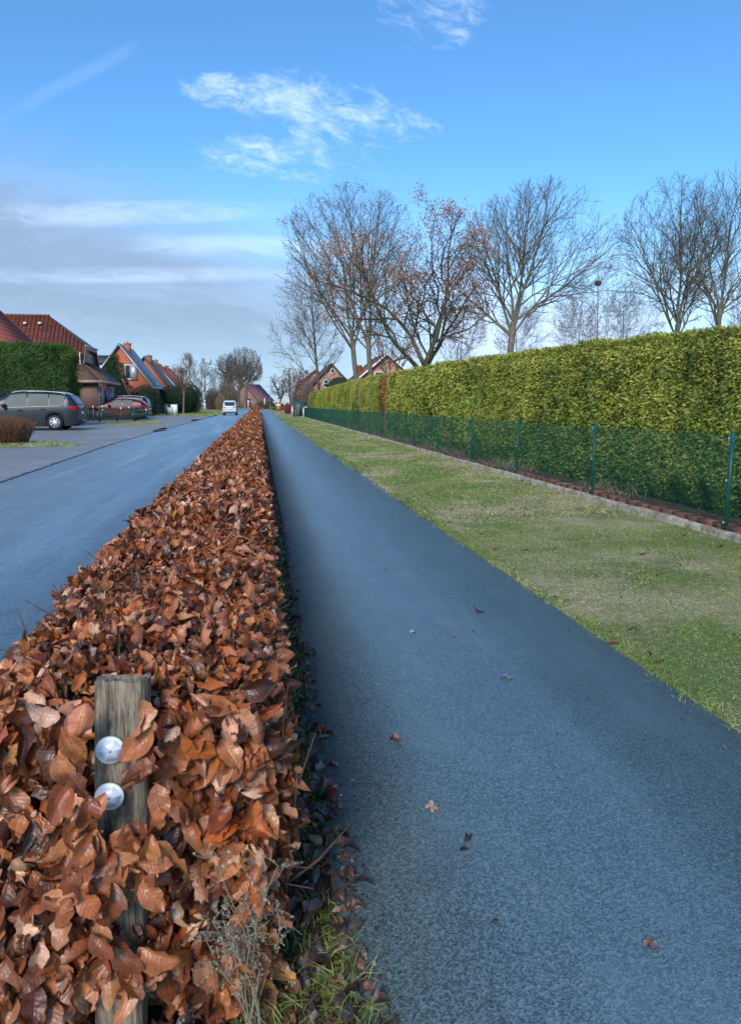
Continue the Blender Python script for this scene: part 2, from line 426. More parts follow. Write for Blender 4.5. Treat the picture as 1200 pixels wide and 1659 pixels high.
# ------------------------------------------------------------------ setting
def sheet(name, pts, z, m):
    mb = MB(); mb.add([(a, b, z) for a, b in pts], [tuple(range(len(pts)))])
    return tag(mb.build(name, m), kind='structure')
sheet('ground', [(-3000, -300), (3000, -300), (3000, 4000), (-3000, 4000)], -.03, M['ground'])
def ribbon(name, L, Rr, z, m, wav=.012, seed=0):
    """strip between two edge curves given as [(y, x)...], edges slightly ragged"""
    ys = np.concatenate([np.arange(-6, 30, .12), np.arange(30, 120, .8), np.arange(120, L[-1][0] + 1, 6)])
    xl = np.interp(ys, [q[0] for q in L], [q[1] for q in L]); xr = np.interp(ys, [q[0] for q in Rr], [q[1] for q in Rr])
    xl = xl + np.array([noise.noise((q * 1.7, seed, 0)) for q in ys]) * wav + np.array([noise.noise((q * 7, seed, 5)) for q in ys]) * wav * .7
    xr = xr + np.array([noise.noise((q * 1.3, seed, 9)) for q in ys]) * wav + np.array([noise.noise((q * 8, seed, 3)) for q in ys]) * wav * .7
    n = len(ys); V = np.vstack([np.stack([xl, ys, np.full(n, z)], 1), np.stack([xr, ys, np.full(n, z)], 1), np.stack([xl - .004, ys, np.full(n, -.05)], 1), np.stack([xr + .004, ys, np.full(n, -.05)], 1)])
    i = np.arange(n - 1)
    F = np.vstack([np.stack([i, i + n, i + n + 1, i + 1], 1), np.stack([i + 2 * n, i, i + 1, i + 2 * n + 1], 1), np.stack([i + n, i + 3 * n, i + 3 * n + 1, i + n + 1], 1)])
    return tag(MB().add(V, F).build(name, m), kind='structure')
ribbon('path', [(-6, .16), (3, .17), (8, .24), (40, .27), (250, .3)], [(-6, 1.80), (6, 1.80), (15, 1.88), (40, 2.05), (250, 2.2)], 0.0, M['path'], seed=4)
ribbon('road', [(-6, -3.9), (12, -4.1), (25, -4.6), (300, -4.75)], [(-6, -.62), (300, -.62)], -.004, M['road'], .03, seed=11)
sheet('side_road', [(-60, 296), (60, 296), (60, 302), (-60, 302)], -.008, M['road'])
ribbon('road_joint', [(-6, -3.97), (12, -4.17), (25, -4.67), (64, -4.80)], [(-6, -3.88), (12, -4.08), (25, -4.58), (64, -4.70)], -.001, plain('dark_joint', (.02, .02, .018), .5, var=.5), .05, seed=11)
# paved forecourt
sheet('forecourt', [(-30, -5), (-3.4, -5), (-3.55, 12), (-3.9, 25), (-4.3, 38), (-4.35, 64), (-30, 64)], -.016, M['pavers'])
sheet('driveway', [(-22, 66.6), (-4.4, 64.02), (-4.3, 82), (-11, 90), (-22, 90)], -.018, M['pavers'])

# grass verge: gently uneven, rising to the low wall
def verge_z(X, Y):
    u = np.clip((X - 1.8) / 2.3, 0, 1)
    return -.012 + .075 * u ** 1.5 + .012 * np.sin(X * 5.1 + Y * .7) * np.sin(Y * 1.3) * u
WALL_X = 4.08
vx = np.linspace(1.70, WALL_X + .06, 26); vy = np.concatenate([np.arange(-1, 30, .25), np.arange(30, 74, 1.0)])
gx, gy = np.meshgrid(vx, vy); gz = verge_z(gx, gy) + rng.normal(size=gx.shape) * .002
nx, ny = len(vx), len(vy)
idx = np.arange(nx * ny).reshape(ny, nx)
F = np.stack([idx[:-1, :-1], idx[:-1, 1:], idx[1:, 1:], idx[1:, :-1]], -1).reshape(-1, 4)
gz[:, 0] = -.028
tag(MB().add(np.stack([gx, gy, gz], -1).reshape(-1, 3), F).build('grass_verge', M['ground'], smooth=True), kind='structure')

def green_patch(xs, ys, seed=0):
    return np.array([noise.noise((a * .9, b * .55, seed)) + .5 * noise.noise((a * 2.6, b * 1.8, seed + 3)) for a, b in zip(xs, ys)])
GREEN = np.array([.17, .26, .065]); LGREEN = np.array([.34, .39, .12]); TAN = np.array([.56, .50, .29]); DRY = np.array([.44, .39, .21]); OLIVE = np.array([.36, .38, .14])
blade = (np.array([[-.5, 0, 0], [.5, 0, 0], [.38, .55, .06], [-.38, .55, .06], [0, 1, .22]]), None, None)
def blades(mb, X, Y, Z, h_, w_, col, lean=.8):
    n = len(X); d = rng.normal(size=(n, 3)) * lean; d[:, 2] = np.abs(rng.normal(size=n)) * .6 + .45
    d /= np.linalg.norm(d, axis=1, keepdims=True)
    sd = np.cross(d, rng.normal(size=(n, 3))); sd /= np.linalg.norm(sd, axis=1, keepdims=True)
    p = np.stack([X, Y, Z], 1); hh = h_[:, None]; ww = w_[:, None]
    bend = np.stack([d[:, 0] * .5, d[:, 1] * .5, -np.abs(rng.normal(size=n)) * .35], 1)
    a = p - sd * ww / 2; b_ = p + sd * ww / 2; m1 = p + d * hh * .55; c = m1 + sd * ww * .38; e = m1 - sd * ww * .38; tip = p + (d + bend) * hh
    V = np.stack([a, b_, c, e, tip], 1).reshape(-1, 3); k = (np.arange(n) * 5)[:, None]
    base = mb.n
    C = np.repeat(col, 5, 0)
    mb.add(V, k + np.array([[0, 1, 2, 3]]), C)
    mb.F.setdefault(3, []).append(k + np.array([[3, 2, 4]]) + base); mb.M.setdefault(3, []).append(np.zeros(n, int))
mb = MB()
for (y0, y1, dens, bh, bw) in ((2.2, 4.2, 11000, .020, .0026), (4.2, 7.5, 6400, .022, .0036), (7.5, 13, 2600, .034, .006), (13, 26, 1000, .04, .010), (26, 72, 260, .05, .02)):
    n = int((y1 - y0) * 2.35 * dens); X = rng.uniform(1.79, WALL_X, n); Y = rng.uniform(y0, y1, n)
    g = green_patch(X, Y, 2.0); u = (X - 1.8) / 2.3
    f = np.clip(.90 + g * 1.9 - u * .72 + (u > .75) * .12, 0, 1); r = rng.uniform(size=n); X = np.where(X < 2.0, X - .10 * (np.array([noise.noise((q * 4.5, 3, 0)) for q in Y]) + .15), X)
    col = np.where((r < f)[:, None], np.where((rng.uniform(size=n) < .35)[:, None], LGREEN, GREEN), np.where((rng.uniform(size=n) < .45)[:, None], TAN, np.where((rng.uniform(size=n) < .6)[:, None], DRY, OLIVE)))
    col = col * (1 + rng.normal(size=(n, 1)) * .22); col = np.clip(col, .01, .8)
    edge_t = 1 + 1.0 * (X < 1.92)
    blades(mb, X, Y, verge_z(X, Y) - .004, bh * rng.uniform(.5, 1.5, n) * edge_t * np.where(r < f, 1, .65), bw * rng.uniform(.7, 1.3, n), col)
tag(mb.build('grass', M['grass']), 'short winter grass in green and straw patches beside the path', 'grass', kind='stuff')

# ------------------------------------------------------------------ low wall, brick edging, bed
def wall_mat():
    m, t, b, P = mat('weathered_concrete')
    n = t.noise(P, 6, 6, .7); f = t.noise(P, 60, 4); x, y, z = t.sep(P)
    c = t.mix(n.sm(.35, .65), (.20, .17, .12), (.50, .44, .34)); c = t.mix(f.sm(.5, .7) * .5, c, (.09, .085, .07))
    mo = t.noise(P, 2.2, 4).sm(.55, .7); c = t.mix(mo * .5, c, (.10, .12, .04))
    t.link(c, b.inputs['Base Color']); setb(b, Roughness=.9); bump(t, b, n + f * .4, .02)
    return m
M['wallc'] = wall_mat()
M['redbrick'] = plain('red_edging_brick', (.30, .085, .065), .8, var=.45, nscale=14, bmp=.006)
wall = empty('garden_wall', (WALL_X, 0, 0), 0, 'low weathered concrete edging wall along the grass under the green fence', 'wall')
mb = MB(); y0 = 1.5
while y0 < 69:
    L = rng.uniform(.9, 1.1); top = .128 + rng.uniform(-.008, .008); o = rng.uniform(-.008, .008)
    n = 8; ysg = np.linspace(y0, y0 + L - .012, n)
    prof = np.array([(-.02, -.05), (0, .02), (.004, .75), (.018, 1.0), (.07, 1.0), (.09, -.05)])
    V = []
    for q in ysg:
        for k, (a, c) in enumerate(prof): V.append((a + o + rng.normal() * .004, q, c * top + rng.normal() * .003))
    i = np.arange(n - 1)[:, None] * 6; j = np.arange(5)[None]
    mb.add(V, np.stack([i + j, i + j + 1, i + 6 + j + 1, i + 6 + j], -1).reshape(-1, 4)); mb.add([V[k] for k in range(6)], [(5, 4, 3, 2, 1, 0)]); mb.add([V[-6 + k] for k in range(6)], [(0, 1, 2, 3, 4, 5)])
    y0 += L
mb.build('concrete_edging', M['wallc'], wall)
mb = MB(); y0 = 1.5
while y0 < 30:
    L = .24; o = rng.uniform(-.01, .01); zz_ = .165 + rng.uniform(-.008, .008)
    if y0 < 12 or rng.uniform() < .6:
        mb.box((.098 + o, y0, .03), (.205 + o, y0 + L - .012, zz_))
    y0 += L
mb.build('brick_row', M['redbrick'], wall)
tag(MB().add([(WALL_X + .085, 1.5, .11), (WALL_X + .085, 70, .11), (WALL_X + 2.2, 70, .13), (WALL_X + 2.2, 1.5, .13)], [(0, 3, 2, 1)]).build('soil_bed', plain('dark_soil', (.045, .032, .022), .95, var=.5, nscale=12, bmp=.02)), kind='structure')

# ------------------------------------------------------------------ wire fence
FX = WALL_X + .092
fence = empty('wire_fence', (FX, 0, .12), 0, 'dark green chain link fence with thin posts in front of the tall evergreen hedge', 'fence')
FT = .86
posts_y = [3.32, 6.09, 8.84, 11.65, 14.30, 17.12, 19.9] + list(np.arange(22.65, 67, 2.75))
for yq in posts_y:
    mb = MB(); lean = rng.normal() * .008
    mb.cyl((0, yq, -.1), (lean, yq, FT + .02), .021, 10); mb.cyl((lean, yq, FT + .02), (lean, yq, FT + .035), .025, 10, .016)
    p = mb.build('post', M['fence_green'], fence, smooth=False)
    for zc in (.06, .44, .82):
        mb = MB(); mb.box((-.032, yq - .008, zc), (-.018, yq + .008, zc + .02)); mb.build('clip', M['galv'], p)
mb = MB(); sp = .036; n = int((67 - 2) / sp); a0 = 2 + np.arange(n) * sp; h_ = .82
for sg in (1, -1):
    st = np.stack([np.full(n, -.024 + sg * .0018), a0, np.full(n, .02)], 1); en = st + np.array([0, sg * h_, h_])
    mb.tubes(np.stack([st, en], 1), np.full((n, 2), .0012), 3)
mb.build('wire_mesh', M['wire_green'], fence)
mb = MB()
for zc in (.03, .42, .835): mb.tubes([[(-.026, 2, zc), (-.026, 35, zc + .002), (-.026, 67, zc)]], [[.0028] * 3], 4)
mb.build('tension_wire', M['wire_green'], fence)

# ------------------------------------------------------------------ evergreen hedges (scale leaved sprays)
def spray_tpl():
    V = []; F = []
    def fr(p, ang, L, wd):
        d = np.array([math.sin(ang), math.cos(ang)]); sd = np.array([d[1], -d[0]])
        b = len(V); p = np.array(p)
        for k, q in enumerate((p - sd * wd * .4, p + sd * wd * .4, p + d * L * .6 + sd * wd * .5, p + d * L, p + d * L * .6 - sd * wd * .5)):
            V.append((q[0], q[1], -.18 * (q[0] ** 2 + q[1] ** 2) + .04 * math.sin(9 * q[0])))
        F.append((b, b + 1, b + 2, b + 4)); F.append((b + 4, b + 2, b + 3, b + 3))
    fr((0, 0), 0, 1, .085)
    for k, y in enumerate((.08, .26, .44, .62)):
        for sg in (-1, 1): fr((0, y + .04 * sg), sg * R(33), .50 * (1 - .22 * k), .085)
    V = np.array(V)
    # split quads/tri: express tri as quad-free arrays
    Q = [f for f in F if f[2] != f[3]]; T = [f[:3] for f in F if f[2] == f[3]]
    Tq = np.array(Q); Tt = np.array(T)
    tri = np.vstack([Tq[:, [0, 1, 2]], Tq[:, [0, 2, 3]], Tt])
    return V, tri, V[:, :2] * 1.0
SPRAY = spray_tpl()
SPRAY_LO = (np.array([[-.07, 0, 0], [.07, 0, 0], [.0, 1.1, -.22], [-.02, .1, 0], [.08, .22, 0], [.42, .78, -.12], [.02, .15, 0], [-.09, .3, 0], [-.40, .85, -.10]]), np.array([[0, 1, 2], [3, 4, 5], [6, 8, 7]]), np.zeros((9, 2)))
HX = 4.72
def hedge_h(Y): return np.interp(Y, [3, 7, 10, 14, 20, 31, 50, 68], [1.98, 1.99, 2.10, 2.17, 2.28, 2.33, 2.28, 2.18])
thuja = empty('evergreen_hedge', (HX, 6, 0), 0, 'tall clipped yellow-green conifer hedge running behind the wire fence', 'hedge')
gaps = [(33.6, 35.6, (.40, .24, .19)), (27.2, 28.6, (.48, .19, .10))]   # two dead strips
def face_noise(Y, Z, k=0.0): return np.array([.11 * noise.noise((a * .8, b * .9, k)) + .05 * noise.noise((a * 3, b * 3, k + 2)) for a, b in zip(Y, Z)])
for part_i, (tp, zones) in enumerate((
    (SPRAY, ((2.4, 9, 7000, .043), (9, 16, 4200, .053), (16, 27, 1900, .078))),
    (SPRAY_LO, ((27, 68, 1500, .14),)))):
    mb = MB()
    for (ya, yb, dens, size) in zones:
        n = int((yb - ya) * (2.0 + .5) * dens); Y = rng.uniform(ya, yb, n); hh = hedge_h(Y) + np.array([.07 * noise.noise((q * 1.1, 0, 0)) + .05 * noise.noise((q * 4, 0, 3)) for q in Y])
        u = rng.uniform(0, 1.25, n); top = u > 1
        Z = np.where(top, hh, .14 + (hh - .14) * u ** .95); dx = np.where(top, (u - 1) * 4 * .9, 0)
        rc = np.clip((Z - hh + .22) / .22, 0, 1); dx = dx + np.where(top, 0, rc ** 2 * .12)
        lowin = np.clip((.5 - Z) / .5, 0, 1) * .12
        dep = rng.exponential(.045, n) - .03
        X = dx + lowin + dep - face_noise(Y, Z) * np.where(Y > 14, 1.5, 1.0) - .07 * np.abs(np.sin(np.pi * (Y / .72 + .25 * np.sin(Y * 1.7)))) ** .7 + .05
        keep = np.ones(n, bool)
        dead = np.zeros(n, bool)
        for a, b, _ in gaps:
            g = (Y > a) & (Y < b); dead |= g; X[g] += .10
        keep &= ~(dead & (rng.uniform(size=n) < .35))
        Zc = np.where(top, Z - dep * .8, Z)
        nr = np.stack([np.where(top, -.25, -1.0), rng.normal(size=n) * .45, np.where(top, 1.0, .25) + rng.normal(size=n) * .35], 1) + unit(n) * .35
        ax = np.stack([-.75 + rng.normal(size=n) * .35, rng.normal(size=n) * .8 - .35, np.where(top, .7, -.12) + rng.normal(size=n) * .5], 1)
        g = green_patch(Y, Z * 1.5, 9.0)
        g2 = np.array([noise.noise((a * 4.5, b * 3.5, 1)) for a, b in zip(Y, Z)]); f = np.clip(.52 + g * .65 + g2 * .5 + (Z - 1) * .26 - .38 * np.clip((1.05 - Z) / .15, 0, 1), 0, 1)[:, None]  # leaf colour carries the lit top and the mesh's green tint below
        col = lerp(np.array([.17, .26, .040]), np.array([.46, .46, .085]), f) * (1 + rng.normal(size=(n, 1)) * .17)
        br = (rng.uniform(size=n) < .05 + .07 * (g < -.3))[:, None]; col = np.where(br, np.array([.22, .12, .035]), col)
        for a, b, c in gaps:
            gg = (Y > a) & (Y < b) & (rng.uniform(size=n) < .85); col[gg] = np.array(c) * rng.uniform(.6, 1.3, (gg.sum(), 1))
        P = np.stack([X, Y - 6, Zc], 1)
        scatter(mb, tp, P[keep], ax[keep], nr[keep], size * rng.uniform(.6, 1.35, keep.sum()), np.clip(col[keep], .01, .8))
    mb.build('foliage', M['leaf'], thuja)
# solid core, its dull green standing in for the shaded hedge inside
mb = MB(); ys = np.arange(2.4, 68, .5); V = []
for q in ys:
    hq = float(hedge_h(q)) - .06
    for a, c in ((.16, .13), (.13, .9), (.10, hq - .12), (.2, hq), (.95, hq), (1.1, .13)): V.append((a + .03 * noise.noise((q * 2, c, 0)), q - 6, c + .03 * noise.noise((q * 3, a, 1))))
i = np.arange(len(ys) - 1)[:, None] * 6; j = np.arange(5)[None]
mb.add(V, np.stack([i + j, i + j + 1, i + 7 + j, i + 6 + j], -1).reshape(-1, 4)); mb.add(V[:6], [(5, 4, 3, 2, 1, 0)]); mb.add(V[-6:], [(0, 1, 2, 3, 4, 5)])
mb.build('inner_core', plain('hedge_interior', (.08, .105, .025), .95, var=.6, nscale=18, bmp=.05), thuja)

# weeds and dry stems in the bed at the hedge foot
mb = MB(); n = 5200; Y = 6 + 40 * rng.uniform(size=n) ** 1.2; X = rng.uniform(WALL_X + .12, WALL_X + .62, n)
keep = np.array([noise.noise((q * .5, 0, 4)) > (-.05 if q > 10 else .22) for q in Y]); X = X[keep]; Y = Y[keep]; n = len(X)
blades(mb, X, Y, np.full(n, .11), rng.uniform(.05, .30, n), rng.uniform(.003, .008, n), pick(n, [TAN, DRY, (.16, .07, .045), GREEN, (.34, .27, .2)], [4, 3, 3, 1.5, 2]), .5)
n = 2600; Y = rng.uniform(4, 30, n); X = rng.uniform(WALL_X + .1, WALL_X + .6, n)
scatter(mb, SPRAY_LO, np.stack([X, Y, np.full(n, .12) + rng.uniform(0, .03, n)], 1), unit(n) * np.array([1, 1, .2]), np.array([0, 0, 1.]) + unit(n) * .5, rng.uniform(.03, .07, n), pick(n, [(.20, .08, .045), (.12, .06, .04), (.3, .2, .13)], [3, 2, 1]))
tag(mb.build('weeds', M['grass']), 'dry weeds and fallen leaves in the bed behind the fence', 'weeds', kind='stuff')

# ------------------------------------------------------------------ copper beech hedge between road and path
def leaf_tpl(nl, nw, curl, fold, wave, ph=0.0, tw=0.0, side=0.0):
    V = []; UV = []
    for i in range(nl + 1):
        t_ = i / nl; wd = .30 * math.sin(math.pi * min(1, max(0, t_ * .97 + .012)) ** .86) ** .8
        for j in range(nw + 1):
            u = j / nw * 2 - 1
            x = u * wd; yv = t_
            zv = fold * abs(u) * wd - curl * (t_ - .3) ** 2 + wave * math.sin(t_ * 17 + ph + (2 if u > 0 else 0)) * abs(u) ** 1.5 * (.4 + t_)
            if tw: ca, sa = math.cos(tw * .55 * (t_ - .2)), math.sin(tw * .55 * (t_ - .2)); x, zv = x * ca - zv * sa, x * sa + zv * ca
            x += side * .7 * t_ * t_; V.append((x, yv, zv)); UV.append((u * .3 + 1e-4, t_))
    i = np.arange(nl)[:, None] * (nw + 1); j = np.arange(nw)[None]
    F = np.stack([i + j, i + j + 1, i + nw + 2 + j, i + nw + 1 + j], -1).reshape(-1, 4)
    return np.array(V), F, np.array(UV)
HI = [leaf_tpl(8, 4, c, f, w_, p, tw, sd) for c, f, w_, p, tw, sd in ((.5, .5, .09, 0, .5, .06), (-.5, .8, .08, 1, -.7, 0), (.3, .2, .12, 2, .2, -.1), (1.2, 1.1, .09, 3, 1.0, .1), (-1.0, -.6, .10, 4, -.5, .1), (.8, -.8, .10, 5, .9, -.12), (1.7, 1.2, .13, 2, -1.2, 0),
      (1.6, .7, .10, 1, .6, .15), (-1.1, 1.0, .10, 5, 1.4, 0), (.4, 1.3, .08, 3, .4, -.15), (.8, -1.0, .09, 0, -1.0, .1), (.1, .4, .10, 4, 1.7, .05))]
MID = [leaf_tpl(4, 2, c, f, w_, p) for c, f, w_, p in ((.5, .5, .05, 0), (-.4, .8, .05, 1), (.9, -.5, .06, 2))]
LO = [leaf_tpl(2, 2, .6, .7, .03), leaf_tpl(2, 2, -.5, .9, .03)]
RUST = [(.40, .132, .050), (.48, .190, .090), (.25, .074, .030), (.095, .030, .016), (.66, .37, .25), (.42, .110, .028), (.52, .22, .062)]
RW = [6, 4, 5.5, 5.5, 1.8, 3, .6]
HCX, HHW, HTOP = -.307, .300, .675
prof = []   # cross section from left foot over the top to the right foot
for q in np.linspace(0, 1, 9): prof.append((-HHW * (.80 + .2 * math.sin(q * 1.9)), .10 + (HTOP - .20) * q))
for q in np.linspace(.1, 1, 6): prof.append((-HHW * .99 + .12 * (1 - math.cos(q * math.pi / 2)), HTOP - .10 + .10 * math.sin(q * math.pi / 2)))
prof = np.array(prof); prof = np.vstack([prof, (prof * np.array([-1, 1]))[::-1]])
seg = np.linalg.norm(np.diff(prof, axis=0), axis=1); cum = np.concatenate([[0], np.cumsum(seg)]); PER = cum[-1]
def prof_at(s):
    x = np.interp(s, cum, prof[:, 0]); z_ = np.interp(s, cum, prof[:, 1]); e = .02
    dx = np.interp(np.minimum(s + e, PER), cum, prof[:, 0]) - np.interp(np.maximum(s - e, 0), cum, prof[:, 0])
    dz = np.interp(np.minimum(s + e, PER), cum, prof[:, 1]) - np.interp(np.maximum(s - e, 0), cum, prof[:, 1])
    nn = np.stack([-dz, dx], 1); nn /= np.linalg.norm(nn, axis=1, keepdims=True)
    return x, z_, nn
beech = empty('beech_hedge', (HCX, 1.5, 0), 0, 'low clipped beech hedge of copper dry leaves between the road and the path', 'hedge')
YF = 1.44
def bulge(s, Y): return np.array([.050 * noise.noise((a * 2.3, b * 1.5, 0)) + .035 * noise.noise((a * 6, b * 4.5, 4)) for a, b in zip(s, Y)])
def near_taper(x, Y): return np.where(x < 0, x * (1 - .37 * np.exp(-np.maximum(Y - YF, 0) / .55)), x)
POSTX, POSTY = -.268, 1.36
def grow_leaves(mb, tpls, ya, yb, dens, size, jit=1.0):
    n = int((yb - ya) * PER * dens); Y = rng.uniform(ya, yb, n); s_q = rng.uniform(0, PER, n)
    x_, z_, nn = prof_at(s_q); dep = rng.exponential(.03, n) * jit - .035
    d = bulge(s_q, Y) - dep
    P = np.stack([near_taper(x_ + nn[:, 0] * d, Y), Y - 1.5, z_ + nn[:, 1] * d], 1)
    nr = np.stack([nn[:, 0], np.full(n, -.25), nn[:, 1] + .25], 1) + unit(n) * 1.0
    ax = np.stack([nn[:, 0] * .40, np.full(n, -.15), nn[:, 1] * .35 - .15], 1) + unit(n) * .8
    lowk = rng.uniform(size=n) < np.clip((P[:, 2] - .06) / .22, .12, 1)
    P, nr, ax = P[lowk], nr[lowk], ax[lowk]; n = len(P)
    col = pick(n, RUST, RW, .16); sz = size * rng.uniform(.62, 1.25, n)
    k = rng.integers(0, len(tpls), n)
    for q in range(len(tpls)):
        m_ = k == q; scatter(mb, tpls[q], P[m_], ax[m_], nr[m_], np.stack([sz, sz, sz], 1)[m_] * np.stack([rng.uniform(.8, 1.2, m_.sum()), np.ones(m_.sum()), np.ones(m_.sum())], 1), col[m_])
mb = MB(); grow_leaves(mb, HI, YF, 3.3, 7200, .045)
# leaves closing the near end of the hedge, parted around the old post
n = 5200; X = rng.uniform(-HHW * .72, HHW * 1.0, n); Z = rng.uniform(.03, HTOP, n) ** .95
dep = rng.exponential(.045, n) - .02; Y = YF - .02 + dep - np.array([.10 * noise.noise((a * 3, b * 3, 7)) for a, b in zip(X, Z)]) - .03 * np.sin(np.clip(Z / HTOP, 0, 1) * 3.1)
frontmost = rng.uniform(size=n) < .28; Y = np.where(frontmost, Y - .07, Y)
XW = X + HCX; keep = np.ones(n, bool)
onpost = np.abs(XW - POSTX) < .085
seen = ((Z > .50)) | ((Z > .285) & (Z < .37) & (XW > POSTX - .02)) | (Z < .165)
keep &= ~(onpost & seen & (Y < POSTY + .06)); keep &= ~((XW > -.02) & (Z < .16) & (rng.uniform(size=n) < .7))
keep &= ~((Z < .14) & (rng.uniform(size=n) < .45))
P = np.stack([X, Y - 1.5, Z], 1)[keep]; n = len(P)
ax = np.stack([rng.normal(size=n) * .5, -.25 + rng.normal(size=n) * .35, -.75 + rng.normal(size=n) * .55], 1); nr = np.array([0, -1., .35]) + unit(n) * .8
col = pick(n, RUST, RW, .16); k = rng.integers(0, len(HI), n); sz = rng.uniform(.030, .080, n)
for q in range(len(HI)):
    m_ = k == q; scatter(mb, HI[q], P[m_], ax[m_], nr[m_], sz[m_], col[m_])
# leaves hanging across the front of the post
cov = [(a + .022, b) for a, b in [(-.31, .475), (-.345, .50), (-.27, .455), (-.315, .42), (-.26, .41), (-.335, .385), (-.29, .375), (-.335, .35), (-.33, .30), (-.325, .25), (-.27, .235), (-.30, .215), (-.255, .20), (-.335, .20), (-.29, .18), (-.37, .63), (-.205, .60), (-.22, .53), (-.30, .545), (-.345, .44), (-.30, .26), (-.25, .25), (-.352, .70), (-.356, .60), (-.35, .53), (-.215, .66), (-.212, .56), (-.222, .47), (-.23, .715), (-.32, .72), (-.33, .505), (-.325, .548), (-.345, .575), (-.225, .69), (-.35, .655), (-.22, .62), (-.35, .475)]] + [(POSTX + rng.uniform(-.065, .055), rng.uniform(.375, .49)) for _ in range(15)] + [(POSTX + rng.uniform(-.065, .055), rng.uniform(.17, .27)) for _ in range(13)] + [(POSTX - .065 + rng.normal() * .008, rng.uniform(.28, .72)) for _ in range(7)] + [(POSTX + .055 + rng.normal() * .01, rng.uniform(.36, .74)) for _ in range(6)] + [(POSTX - .045, .335), (POSTX - .03, .31)]
n = len(cov); P = np.array([(a - HCX, POSTY - .085 - rng.uniform(0, .03) - 1.5, b + .03) for a, b in cov])
ax = np.stack([rng.normal(size=n) * .8, np.full(n, -.15), -.8 + rng.normal(size=n) * .3], 1); nr = np.array([0, -1., .3]) + unit(n) * .7
for q in range(n): scatter(mb, HI[q % 12], P[q:q + 1], ax[q:q + 1], nr[q:q + 1], np.array([rng.uniform(.052, .076)]), pick(1, RUST[:3], [1, 1, 1]))
mb.build('near_foliage', M['beech_leaf'], beech, smooth=True)
mb = MB(); grow_leaves(mb, MID, 3.3, 9, 3800, .050); mb.build('middle_foliage', M['beech_leaf'], beech, smooth=True)
mb = MB(); grow_leaves(mb, LO, 9, 24, 2100, .060); grow_leaves(mb, LO, 24, 75, 420, .11, 1.3); grow_leaves(mb, LO, 75, 262, 32, .32, 1.5)
mb.build('far_foliage', M['leaf'], beech)
# solid core blocking the view, dark brown in place of shaded stems
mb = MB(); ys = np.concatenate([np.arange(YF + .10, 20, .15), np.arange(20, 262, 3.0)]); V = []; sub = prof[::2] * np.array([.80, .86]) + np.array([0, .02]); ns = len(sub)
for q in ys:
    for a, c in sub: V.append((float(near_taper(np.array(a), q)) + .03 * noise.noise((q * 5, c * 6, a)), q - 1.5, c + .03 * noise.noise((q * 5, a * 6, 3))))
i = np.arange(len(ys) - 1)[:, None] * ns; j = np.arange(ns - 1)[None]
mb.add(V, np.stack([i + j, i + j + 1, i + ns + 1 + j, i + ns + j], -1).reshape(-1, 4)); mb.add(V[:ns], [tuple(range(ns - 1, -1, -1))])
mb.build('inner_core', plain('beech_interior', (.050, .024, .015), .9, var=.7, nscale=45, bmp=.03), beech)
# twigs
n = 1100; Y = YF + .02 + 8 * rng.uniform(size=n) ** 1.6; s_q = rng.uniform(.25 * PER, PER * .97, n); x_, z_, nn = prof_at(s_q)
st = np.stack([x_ - nn[:, 0] * .10, Y - 1.5, z_ - nn[:, 1] * .10], 1); d = np.stack([nn[:, 0], rng.normal(size=n) * .4, nn[:, 1] + .4], 1) + unit(n) * .5
d /= np.linalg.norm(d, axis=1, keepdims=True); L = rng.uniform(.10, .21, n)[:, None]; p1 = st + d * L * .4 + unit(n) * .012; p2 = st + d * L * .7 + unit(n) * .018; p3 = st + (d + unit(n) * .25) * L
MBt = MB(); MBt.tubes(np.stack([st, p1, p2, p3], 1), np.tile([.0038, .003, .0022, .001], (n, 1)), 5)
# stray shoots and stems in the near end
for q in range(46):
    a = np.array([rng.uniform(-.36, .36), YF - 1.5 + rng.uniform(-.02, .1), rng.uniform(.0, .5)]); d = np.array([rng.normal() * .35, -.25 * rng.uniform(), 1.0]); d /= np.linalg.norm(d); L = rng.uniform(.12, .3)
    MBt.tubes([[a, a + d * L * .5 + rng.normal(size=3) * .01, a + d * L]], [[.004, .003, .001]], 5)
tag(MBt.build('twigs', M['twig'], beech), kind='stuff')

# ------------------------------------------------------------------ old post with reflectors
def wood_mat():
    m, t, b, P = mat('weathered_post_wood')
    g = t.noise(t.scale(P, (1, 1, .09)), 130, 7, .75, .8); k = t.noise(t.scale(P, (1, 1, .07)), 42, 6, .75, .5); g2 = t.noise(P, 14, 4)
    c = t.mix(g.sm(.32, .66), (.075, .055, .038), (.42, .33, .235)); c = t.mix(k.sm(.47, .62) * .95, c, (.035, .028, .022)); c = t.mix(g2.sm(.45, .7) * .35, c, (.22, .18, .12))
    t.link(c, b.inputs['Base Color']); setb(b, Roughness=.85); bump(t, b, g + k * .8, .006)
    return m
post = empty('marker_post', (POSTX + .012, POSTY, 0), 0, 'old grey wooden post with white round reflectors in the near end of the beech hedge', 'post')
mb = MB(); K = 28; NZ = 40; V = []
for i in range(NZ + 1):
    f = i / NZ
    zq = -.1 + (.752 + .1) * f
    for k in range(K):
        a = 2 * math.pi * k / K; ca, sa = math.cos(a), math.sin(a)
        r = .048 / max(abs(ca) ** 3.2 + abs(sa) ** 3.2, 1e-3) ** (1 / 3.2) * (1 + .02 * noise.noise((ca * 3, sa * 3, zq * 2)))
        cr = noise.noise((ca * 7, sa * 7, zq * 1.2)); r *= 1 - .07 * max(0, cr - .2)
        zt = zq + (.012 * noise.noise((ca * 2, sa * 2, 9)) - .008 * sa if i == NZ else 0)
        V.append((r * ca - .038 * (1 - zq / .75), r * sa * .8, zt))
i = np.arange(NZ)[:, None] * K; j = np.arange(K)[None]; j2 = (j + 1) % K
mb.add(V, np.stack([i + j, i + j2, i + K + j2, i + K + j], -1).reshape(-1, 4))
